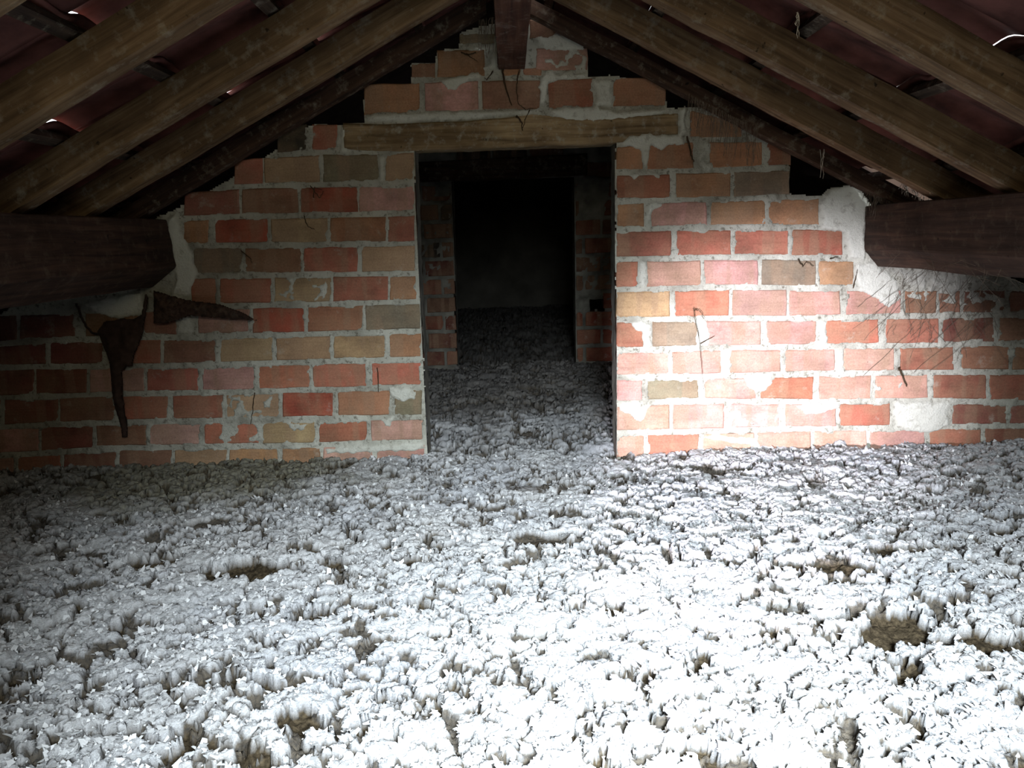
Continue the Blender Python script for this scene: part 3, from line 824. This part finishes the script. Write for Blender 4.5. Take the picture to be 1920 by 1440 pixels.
for b in b2:
    c = b[1:]
    if b[0] == 'S' and 0.42 < c[1] < 0.52 and c[0] < 0.56 < c[2]:
        continue
    make_brick([(c[0], c[1]), (c[2], c[3]), (c[4], c[5]), (c[6], c[7])], Y2 + r.uniform(-0.004, 0.004), M_BRICK, wall2, tuple(0.5 * q for q in PAL[b[0]]))  # brick colours darkened: the rear room's shade is put into them
reveal('door_jamb', [(-0.375, 0.0), (-0.36, 1.305)], Y2, Y2 + 0.12, wall2, M_SOOT_SHADE)
reveal('door_jamb', [(0.41, 1.30), (0.415, 0.0)], Y2, Y2 + 0.12, wall2, M_SOOT_SHADE)
v, f = swept_profile([(-0.58, 1.425), (0.50, 1.45)], [(-0.58, 1.30), (0.50, 1.315)], Y2 - 0.012, Y2 + 0.11, 60, 0.005, 9)
o = link('door_lintel', v, f, M_RAFTER_OLD, wall2, True)
o['label'] = 'dark timber lintel over the inner doorway'

# far end wall: plaster, seen through both doorways
xs = np.arange(-3.2, 3.21, 0.05); zs = np.arange(-0.02, 2.05, 0.04)
X, Z = np.meshgrid(xs, zs)
V = np.stack([X, 9.5 - 0.03 * fbm(X * 3, Z * 3, 2, 3), Z], -1).reshape(-1, 3)
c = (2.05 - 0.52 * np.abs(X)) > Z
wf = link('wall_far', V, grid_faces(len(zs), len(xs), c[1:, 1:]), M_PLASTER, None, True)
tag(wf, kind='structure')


def box_obj(name, lo, hi, mat, parent=None):
    x0, y0, z0 = lo; x1, y1, z1 = hi
    v = [(x0, y0, z0), (x1, y0, z0), (x1, y1, z0), (x0, y1, z0), (x0, y0, z1), (x1, y0, z1), (x1, y1, z1), (x0, y1, z1)]
    f = [(0, 3, 2, 1), (4, 5, 6, 7), (0, 1, 5, 4), (1, 2, 6, 5), (2, 3, 7, 6), (3, 0, 4, 7)]
    return link(name, v, f, mat, parent)


tag(box_obj('floor', (-3.4, -1.9, -0.06), (3.4, 9.6, -0.02), M_SUBFLOOR), kind='structure')
for sd, xx in (('left', -3.35), ('right', 3.35)):
    tag(box_obj('wall_' + sd, (xx - 0.08, -1.9, -0.02), (xx + 0.08, 9.7, 0.30), M_SHELL), kind='structure')
# gable behind the camera, closed and out of view
v = [(-3.4, -1.8, -0.02), (3.4, -1.8, -0.02), (3.4, -1.8, 0.2), (0, -1.8, 1.96), (-3.4, -1.8, 0.2)]
tag(link('wall_front', v + [(p[0], -1.9, p[2]) for p in v], [(0, 1, 2, 3, 4), (9, 8, 7, 6, 5), (0, 4, 9, 5), (4, 3, 8, 9), (3, 2, 7, 8), (2, 1, 6, 7)], M_SHELL), kind='structure')

# ------------------------------------------------------------------ roof: shell, battens, tiles
SL = 0.52
ZU = 1.91           # height of the tile bed at the ridge


def slab(V, F, x0, x1, y0, y1, up=0.03, th=0.03):
    k = len(V)
    for (x, y) in ((x0, y0), (x1, y0), (x1, y1), (x0, y1)): V.append((x, y, ZU + up - SL * abs(x)))
    for (x, y) in ((x0, y0), (x1, y0), (x1, y1), (x0, y1)): V.append((x, y, ZU + up + th - SL * abs(x)))
    F += [tuple(k + i for i in t) for t in ((0, 3, 2, 1), (4, 5, 6, 7), (0, 1, 5, 4), (1, 2, 6, 5), (2, 3, 7, 6), (3, 0, 4, 7))]


V, F = [], []
TY0, TY1 = 0.80, 3.40
for s in (-1, 1):
    slab(V, F, 0, s * 3.5, -1.95, TY0 + 0.02)
    slab(V, F, 0, s * 3.5, TY1 - 0.12, 9.7)
    slab(V, F, s * 2.70, s * 3.5, TY0, TY1)
    slab(V, F, 0, s * 0.10, TY0, TY1, 0.055)
ceiling = link('ceiling', V, F, M_SHELL)
tag(ceiling, kind='structure')

BAT = {-1: [0.0 + 0.31 * k for k in range(0, 10)], 1: [0.16 + 0.32 * k for k in range(0, 9)]}


def tile_mesh(width=0.20, length=0.36, th=0.013):
    nu, nv = 5, 11
    vs = []
    for side in (0, 1):
        for i in range(nu):
            u = i / (nu - 1) * length
            for j in range(nv):
                t = j / (nv - 1) * 1.12 - 0.06
                h = 0.020 * (0.5 - 0.5 * math.cos(2 * math.pi * t))
                vs.append((u, (t - 0.5) * width, h + th * side))
    q = nu * nv; fs = []
    for i in range(nu - 1):
        for j in range(nv - 1):
            a = i * nv + j
            fs.append((a, a + nv, a + nv + 1, a + 1)); fs.append((q + a, q + a + 1, q + a + nv + 1, q + a + nv))
    for j in range(nv - 1):
        fs.append((j, j + 1, q + j + 1, q + j)); e = (nu - 1) * nv
        fs.append((e + j, q + e + j, q + e + j + 1, e + j + 1))
    for i in range(nu - 1):
        a = i * nv; fs.append((a, q + a, q + a + nv, a + nv))
        a = i * nv + nv - 1; fs.append((a, a + nv, q + a + nv, q + a))
    me = bpy.data.meshes.new('roof_tile'); me.from_pydata(vs, [], fs); me.update()
    me.polygons.foreach_set('use_smooth', np.ones(len(me.polygons), dtype=bool))
    me.materials.append(M_TILE)
    return me


TM = tile_mesh()
GLOW = {  # lifted tiles where light slips in: (side, batten x, y) -> lift
    (-1, 0.93, 1.75): 0.016, (-1, 0.93, 1.95): 0.004, (-1, 0.93, 2.15): 0.024, (-1, 0.93, 2.35): 0.012, (-1, 1.24, 2.18): 0.016, (-1, 1.24, 2.38): 0.016,
    (-1, 0.93, 2.72): 0.024, (-1, 0.62, 2.73): 0.024, (-1, 0.31, 3.12): 0.022, (-1, 1.55, 3.14): 0.018, (-1, 0.93, 3.13): 0.012,
    (1, 1.12, 2.31): 0.001, (1, 1.12, 1.84): 0.006, (1, 1.44, 3.14): 0.02}
r = random.Random(3)
tile_len_x = 0.36 / math.sqrt(1 + SL * SL)
for s in (-1, 1):
    bl = BAT[s]
    for k, xb in enumerate(bl):
        if xb > 2.75: continue
        # batten under this course
        v, f = bar_mesh((s * (xb + 0.012), TY0 - 0.1, ZU - 0.014 - SL * (xb + 0.012)), (s * (xb + 0.012), TY1 + 0.1, ZU - 0.014 - SL * (xb + 0.012)),
                        (0.036 * s * 0.887, 0, -0.036 * 0.461), (0.461 * 0.022 * s, 0, 0.887 * 0.022), 26, 0.002, 1, 1, k + s * 20)
        link('batten', v, f, M_BATTEN, ceiling)
        nxt = bl[k + 1] if k + 1 < len(bl) else xb + 0.32
        col = 0; y = TY0 + 0.05
        while y < TY1:
            lift = r.uniform(0.0, 0.0015); tw = r.uniform(-0.004, 0.004)
            for (gs, gx, gy), gl in GLOW.items():
                if gs == s and abs(gx - nxt) < 0.06 and abs(gy - y) <= 0.1:
                    lift += gl; tw += 0.02
            if s == 1 and abs(xb - 1.44) < 0.02 and abs(y - 3.15) < 0.12:
                y += 0.2; continue
            o = bpy.data.objects.new('roof_tile', TM); COL.objects.link(o); o.parent = ceiling
            drop = SL + 0.0
            # direction down the slope, raised at the tail by the tile below
            d = Vector((s * (nxt - xb + 0.06), 0, -SL * (nxt - xb + 0.06) + 0.013 + lift)).normalized()
            yv = Vector((0, 1, tw)).normalized()
            n_ = d.cross(yv).normalized()
            if n_.z < 0:
                n_ = -n_
            yv = n_.cross(d).normalized()
            o.matrix_world = Matrix.Translation((s * (xb - 0.006), y, ZU - SL * (xb - 0.006) - 0.002)) @ Matrix((d, yv, n_)).transposed().to_4x4()
            y += 0.20

# ------------------------------------------------------------------ timbers
ORD = ['innermost', 'second', 'third', 'fourth', 'fifth']
RY = [3.05, 2.70, 2.31, 1.85, 1.41]
ZR = 1.78
for s, side in ((-1, 'left'), (1, 'right')):
    for k, yb in enumerate(RY):
        xe = 3.0
        t = 0.072; hh = (0.068 if s == -1 else 0.055) if k == 0 else 0.10
        v, f = bar_mesh((s * (0.066 if s == -1 else 0.090), yb - t / 2, ZR + hh / 2 - SL * (0.066 if s == -1 else 0.090)), (s * xe, yb - t / 2, ZR + hh / 2 - SL * xe), (0, t, 0), (0, 0, hh), 60, 0.0035, 3, 4, k + s * 7 + 20)
        mr = Matrix.Translation((s * 0.055, yb, ZR - SL * 0.055)) @ Matrix.Rotation(s * math.atan(SL), 4, 'Y')
        mi = mr.inverted()
        o = link('rafter', [mi @ Vector(p) for p in v], f, M_RAFTER_OLD if k == 0 else M_RAFTER, None, False)
        o.matrix_world = mr
        lab = {0: 'dark brown roof rafter resting against the brick gable, %s slope' % side,
               1: 'rough brown rafter one bay in front of the gable on the %s slope' % side,
               2: 'brown rafter in the middle of the %s roof slope, third out from the gable' % side,
               3: 'wide brown rafter on the %s slope, fourth out from the brick gable' % side,
               4: 'outermost rafter on the %s slope, nearest the camera, farthest out from the gable' % side}[k]
        tag(o, lab, 'rafter', 'rafters of the %s roof slope' % side)


def prism(name, sec, y0, y1, mat, seed, label, cat):
    """timber along Y with section sec (x, z)"""
    seg = 60; k0 = len(sec); pts = []
    for i in range(k0):
        a, b = sec[i], sec[(i + 1) % k0]
        for t in (0.03, 0.25, 0.5, 0.75, 0.97): pts.append((a[0] + (b[0] - a[0]) * t, a[1] + (b[1] - a[1]) * t))
    k = len(pts); vs = []
    for s in range(seg + 1):
        y = y0 + (y1 - y0) * s / seg
        for (x, z) in pts:
            nn = mnoise.noise((x * 8 + seed, y * 3, z * 14)) * 0.006 + mnoise.noise((x * 30, y * 12 + seed, z * 50)) * 0.0025
            vs.append((x + nn, y, z + nn))
    fs = [(s * k + i, s * k + (i + 1) % k, (s + 1) * k + (i + 1) % k, (s + 1) * k + i) for s in range(seg) for i in range(k)]
    fs.append(tuple(range(k - 1, -1, -1))); fs.append(tuple(seg * k + i for i in range(k)))
    return tag(link(name, vs, fs, mat), label, cat)


prism('purlin', [(-1.345, 1.048), (-1.322, 0.865), (-1.43, 0.785), (-1.52, 0.82), (-1.46, 1.0)], -1.75, YW - 0.004, M_PURLIN, 1,
      'heavy dark purlin under the left rafters, beside the white plaster strip', 'beam')
prism('purlin', [(1.388, 1.03), (1.396, 0.86), (1.455, 0.792), (1.54, 0.82), (1.50, 0.975)], -1.75, YW - 0.004, M_PURLIN, 5,
      'heavy brown purlin under the right rafters, draped with cobwebs', 'beam')
prism('ridge_board', [(-0.030, 1.566), (0.074, 1.566), (0.062, 1.88), (-0.018, 1.88)], -1.75, YW - 0.012, M_RIDGE, 9,
      'dark reddish ridge board at the apex, above the doorway', 'beam')


# ------------------------------------------------------------------ loose insulation
def axis(parts):
    out = []
    for a, b, st in parts: out.append(np.arange(a, b, st))
    return np.concatenate(out)


ys = axis([(-1.75, 0.85, 0.05), (0.85, 2.0, 0.0036), (2.0, 3.12, 0.0044), (3.12, 5.2, 0.012), (5.2, 9.5, 0.05)])
xs = axis([(-3.24, -2.2, 0.04), (-2.2, 2.2, 0.0042), (2.2, 3.25, 0.04)])
X, Y = np.meshgrid(xs, ys)
wx = X + 0.045 * (fbm(X * 13, Y * 13, 1, 5) - 0.5) * 2 + 0.010 * (fbm(X * 75, Y * 75, 3, 2) - 0.5) * 2
wy = Y + 0.045 * (fbm(X * 13, Y * 13, 5, 5) - 0.5) * 2 + 0.010 * (fbm(X * 75, Y * 75, 6, 2) - 0.5) * 2
base = 0.066 + 0.06 * (fbm(X * 2.2, Y * 2.2, 2, 4) - 0.5) + 0.045 * sstep(3.1, 5.1, Y)
a1, r1, g1 = worley(wx / 0.120, wy / 0.070, 1)
a2, r2, g2 = worley(wx / 0.052 + 5, wy / 0.034, 2)
a3, r3, g3 = worley(wx / 0.021, wy / 0.015 + 3, 4)
brk = fbm(X * 9, Y * 9, 5, 3)
c1 = (1 - sstep(0.05, 0.24, g1)) * sstep(0.42, 0.56, brk)
c2 = (1 - sstep(0.05, 0.34, g2)) * sstep(0.40, 0.56, fbm(X * 14, Y * 14, 1, 3))
c3 = (1 - sstep(0.02, 0.30, g3)) * sstep(0.35, 0.60, fbm(X * 30, Y * 30, 0, 2))
h = base + 0.012 * (r1 - 0.5) + 0.008 * (r2 - 0.5) + 0.004 * (r3 - 0.5) - 0.004 * a2 - 0.003 * a3
h += 0.024 * (fbm(X * 8, Y * 11, 6, 2) - 0.5)
h += 0.010 * (fbm(X * 42, Y * 42, 3, 2) - 0.5)
near = 1 - 0.5 * sstep(1.5, 2.8, Y)
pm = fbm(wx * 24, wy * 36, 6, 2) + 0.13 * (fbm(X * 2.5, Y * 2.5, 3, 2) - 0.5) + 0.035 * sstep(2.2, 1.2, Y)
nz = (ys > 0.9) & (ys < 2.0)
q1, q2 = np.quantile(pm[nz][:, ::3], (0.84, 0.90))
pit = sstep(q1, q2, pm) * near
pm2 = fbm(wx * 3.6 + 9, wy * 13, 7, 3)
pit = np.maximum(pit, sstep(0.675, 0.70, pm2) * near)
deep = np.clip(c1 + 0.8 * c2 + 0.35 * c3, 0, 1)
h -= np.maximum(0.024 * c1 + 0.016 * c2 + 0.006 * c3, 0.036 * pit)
moss_shade = 0.75 * sstep(1.15, 0.45, np.hypot((X + 1.22) / 0.75, (Y - 3.0) / 0.62) + 0.5 * (fbm(X * 7, Y * 7, 2, 4) - 0.5))  # olive moss tint, with the floor's shade painted into the patch
brown = np.clip(np.maximum(sstep(0.25, 0.8, pit), 0.92 * sstep(0.25, 0.75, deep)), 0, 1)  # brown under-layer in the pits, plus crevice shade painted into the colour
brown = np.maximum(brown, 0.72 * sstep(3.25, 4.1, Y + 0.9 * (fbm(X * 5, Y * 5, 1, 3) - 0.5)))  # shade of the rear room painted as darker brown past the wall
ox = 0.012 * (fbm(X * 80, Y * 80, 4, 2) - 0.5); oy = -0.012 * (fbm(X * 80 + 9, Y * 80, 2, 2) - 0.5)
V = np.stack([X + ox, Y + oy, np.maximum(h, 0.0)], -1).reshape(-1, 3)
F = grid_faces(len(ys), len(xs))
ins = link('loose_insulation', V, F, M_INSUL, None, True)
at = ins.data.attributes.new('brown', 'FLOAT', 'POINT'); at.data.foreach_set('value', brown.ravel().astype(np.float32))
at = ins.data.attributes.new('moss_shade', 'FLOAT', 'POINT'); at.data.foreach_set('value', moss_shade.ravel().astype(np.float32))
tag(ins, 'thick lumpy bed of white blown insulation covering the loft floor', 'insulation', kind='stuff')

# paper flakes that stand up out of the bed
n = 150000
fy = 0.95 + (3.08 - 0.95) * RNG.random(n) ** 1.7
fx = (RNG.random(n) * 2 - 1) * (0.35 + 0.68 * fy)
iy = np.clip(np.searchsorted(ys, fy), 0, len(ys) - 1); ix = np.clip(np.searchsorted(xs, fx), 0, len(xs) - 1)
fz = h[iy, ix]; ok = (pit[iy, ix] < 0.3) & (deep[iy, ix] < 0.35) & (moss_shade[iy, ix] < 0.3); fx, fy, fz = fx[ok], fy[ok], fz[ok]
n = len(fx)
size = 0.0035 + 0.0115 * RNG.random(n) ** 2.6
th = RNG.random(n) * 2 * np.pi; el = RNG.random(n) ** 1.8 * 0.85 - 0.1
a = np.stack([np.cos(th), np.sin(th), np.zeros(n)], -1)
up = np.stack([-np.sin(th) * np.cos(el), np.cos(th) * np.cos(el), np.sin(el)], -1)
cpos = np.stack([fx, fy, fz - 0.001], -1)
sh = 0.6 + 0.8 * RNG.random((n, 5))
P = [cpos - a * (size * 0.5 * sh[:, 0])[:, None], cpos + a * (size * 0.5 * sh[:, 1])[:, None],
     cpos + a * (size * 0.45 * sh[:, 2])[:, None] + up * (size * 0.8 * sh[:, 3])[:, None],
     cpos - a * (size * 0.15)[:, None] + up * (size * 1.05 * sh[:, 4])[:, None] + np.array([0, 0, 0.001])]
V = np.stack(P, 1).reshape(-1, 3)
F = np.arange(n * 4).reshape(n, 4)
fl = link('paper_flakes', V, F, M_FLAKE, ins)
tag(fl, kind='stuff')


# ------------------------------------------------------------------ cobwebs, twigs, stub
def tubes(paths, sides=4):
    vs, fs = [], []
    for pts, rad in paths:
        pts = [Vector(p) for p in pts]; base_i = len(vs)
        for i, p in enumerate(pts):
            d = (pts[min(i + 1, len(pts) - 1)] - pts[max(i - 1, 0)]).normalized()
            u = d.cross(Vector((0.3, 1, 0.2))).normalized(); w = d.cross(u)
            rr = rad[i] if isinstance(rad, (list, tuple)) else rad
            for k in range(sides):
                an = 2 * math.pi * k / sides
                vs.append(p + (u * math.cos(an) + w * math.sin(an)) * rr)
        for i in range(len(pts) - 1):
            for k in range(sides):
                a = base_i + i * sides + k; b_ = base_i + i * sides + (k + 1) % sides
                fs.append((a, b_, b_ + sides, a + sides))
    return vs, fs


def densify(pts, seg=5, j=0.002):
    out = []
    for a, b in zip(pts[:-1], pts[1:]):
        for i in range(seg):
            t = i / seg
            out.append(tuple(a[m] + (b[m] - a[m]) * t + (random.uniform(-j, j) if m != 1 else 0) for m in range(3)))
    out.append(pts[-1]); return out


TW_LABEL = ['dark root hanging from the ridge board over the bricks', 'curling root on the brick under the ridge board', 'short root stub on the lintel middle',
            'thin root over the top edge of the lintel', 'dead tendril on the orange brick high beside the ridge board', 'fine curved tendril on that high orange brick',
            'hooked tendril on the white mortar beside the ridge board', 'thin root hanging beside the end of the lintel', 'long thin stalk hanging down the pale bricks of the brightly lit wall',
            'small hooked tip at the head of the long thin stalk', 'side shoot of the long thin stalk', 'short dark root in a mortar crack of the pale wall',
            'dry root running down to the olive wall foot', 'small black tendril on the olive brick high on the wall', 'small dark tendril on the brown brick near the plaster strip',
            'short root in the joint low beside the doorway', 'dark tendril on the ragged white plaster near the purlin', 'twisted tendril on the grey brick below the purlin corner',
            'tiny tendril above the orange brick near the purlin corner', 'dark branching tendril on the deep red brick', 'second tendril on the deep red brick']
for i, t in enumerate(TWIGS):
    pts = densify(t); k = len(pts); r0 = 0.0042 if i in (0, 2, 7, 11) else 0.0022
    if i == 8: r0 = 0.0016
    v, f = tubes([(pts, [r0 * (1 - 0.6 * q / k) * random.uniform(0.7, 1.3) for q in range(k)])], 5)
    tag(link('dead_root', v, f, M_TWIG), TW_LABEL[i], 'root', 'dead roots and tendrils on the brick wall')


def cobweb(label, anchors, n, length, spread, mat=M_WEB, rad=0.0007, seed=1, group=None):
    rr = random.Random(seed); paths = []
    for _ in range(n):
        a, b = rr.choice(anchors); t = rr.random()
        p = [a[m] + (b[m] - a[m]) * t for m in range(3)]
        L = length * rr.uniform(0.25, 1.0); pts = []
        dx, dy_ = rr.uniform(-spread, spread), rr.uniform(-spread * 0.6, spread * 0.6)
        for q in range(7):
            s_ = q / 6
            pts.append((p[0] + dx * s_ + rr.uniform(-1, 1) * 0.003, p[1] + dy_ * s_ + rr.uniform(-1, 1) * 0.003, p[2] - L * s_))
        paths.append((pts, [rad * rr.uniform(0.5, 1.6) for _ in range(7)]))
    v, f = tubes(paths, 3)
    return tag(link('cobweb', v, f, mat), label, 'cobweb', group)


cobweb('dusty cobweb fringe hanging where the right rafter meets the purlin', [((1.35, 3.0, 1.10), (1.85, 3.0, 0.98))], 150, 0.12, 0.02, M_WEB, 0.0009, 2)
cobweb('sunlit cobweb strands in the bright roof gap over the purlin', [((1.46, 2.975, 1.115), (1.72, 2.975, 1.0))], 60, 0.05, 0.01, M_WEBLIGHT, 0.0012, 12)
cobweb('grey cobweb veil over the bricks beside the lintel end', [((0.66, 2.96, 1.44), (0.92, 2.96, 1.31))], 90, 0.16, 0.02, M_WEB, 0.0008, 3)
cobweb('cobweb draped over the foot of the ridge board', [((-0.10, 3.0, 1.72), (0.08, 2.9, 1.72))], 45, 0.15, 0.02, M_WEB, 0.0008, 4)
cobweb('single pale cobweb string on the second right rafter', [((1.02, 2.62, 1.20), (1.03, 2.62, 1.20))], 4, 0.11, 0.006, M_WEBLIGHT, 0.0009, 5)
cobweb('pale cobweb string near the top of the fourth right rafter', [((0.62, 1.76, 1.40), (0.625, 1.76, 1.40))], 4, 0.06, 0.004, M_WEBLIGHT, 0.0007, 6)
cobweb('thin cobweb on the face of the left purlin', [((-1.36, 2.5, 1.0), (-1.38, 2.6, 0.95))], 5, 0.13, 0.02, M_WEB, 0.0009, 7)
# webs that cling to the right purlin and the corner below it
rr = random.Random(9); paths = []
for _ in range(46):
    p = [rr.uniform(1.42, 1.44) - 0.012, rr.uniform(2.2, 3.0), rr.uniform(0.80, 1.0)]
    q = [p[0] + rr.uniform(-0.01, 0.006), p[1] + rr.uniform(-0.25, 0.25), p[2] + rr.uniform(-0.12, 0.05)]
    pts = [tuple(p[m] + (q[m] - p[m]) * t / 6 + (rr.uniform(-.003, .003) if m else 0) for m in range(3)) for t in range(7)]
    paths.append((pts, 0.0007))
v, f = tubes(paths, 3)
tag(link('cobweb', v, f, M_WEB), 'fine cobweb threads clinging to the face of the right purlin', 'cobweb')
paths = []
for _ in range(90):
    p = [rr.uniform(1.46, 1.95), 3.05 + rr.uniform(-.02, .02), rr.uniform(0.55, 0.80)]
    L = rr.uniform(0.03, 0.20); sl = rr.uniform(-1.3, 1.1)
    pts = [(p[0] + L * sl * t / 6 + rr.uniform(-.006, .006), p[1] + 0.03 * t / 6, p[2] - L * t / 6) for t in range(7)]
    paths.append((pts, rr.uniform(0.0004, 0.0009)))
v, f = tubes(paths, 3)
tag(link('cobweb', v, f, M_WEB), 'ragged cobweb curtain on the bricks below the right purlin', 'cobweb')


def blob(name, poly, y, thick, mat, label, cat, res=0.004, amp=0.006):
    p = np.array(poly); xs_ = np.arange(p[:, 0].min() - .01, p[:, 0].max() + .01, res); zs_ = np.arange(p[:, 1].min() - .01, p[:, 1].max() + .01, res)
    XX, ZZ = np.meshgrid(xs_, zs_)
    d = poly_dist(XX, ZZ, poly) + 0.006 * (fbm(XX * 70, ZZ * 70, 2, 3) - 0.5)
    t = thick * np.sqrt(np.clip(d / (thick * 1.6), 0, 1)) + amp * (fbm(XX * 45, ZZ * 45, 4, 3) - 0.5) * sstep(0, 0.01, d)
    ok = d > -0.001
    keep = ok[:-1, :-1] & ok[1:, :-1] & ok[:-1, 1:] & ok[1:, 1:]
    Fr = grid_faces(len(zs_), len(xs_), keep)
    nV = XX.size
    V_ = np.concatenate([np.stack([XX, y - t, ZZ], -1).reshape(-1, 3), np.stack([XX, y + t * 0.8 + 0.001, ZZ], -1).reshape(-1, 3)])
    F_ = np.concatenate([Fr, Fr[:, ::-1] + nV])
    used = np.zeros(len(V_), bool); used[F_.ravel()] = True
    idx = np.cumsum(used) - 1
    return tag(link(name, V_[used], idx[F_], mat, None, True), label, cat)


o = blob('hanging_debris', WEB_CLUMP, 3.06, 0.022, M_CLUMP, 'dark ragged clump hanging in a point on the bricks below the left purlin', 'debris')
pts = densify([(x, 3.06, z) for x, z in WEB_ARM])
v, f = tubes([(pts, 0.0045)], 5)
link('debris_arm', v, f, M_CLUMP, o)
blob('broken_lath', STUB, 3.04, 0.028, M_PURLIN, 'broken tapering piece of lath sticking out below the left purlin end', 'wood')
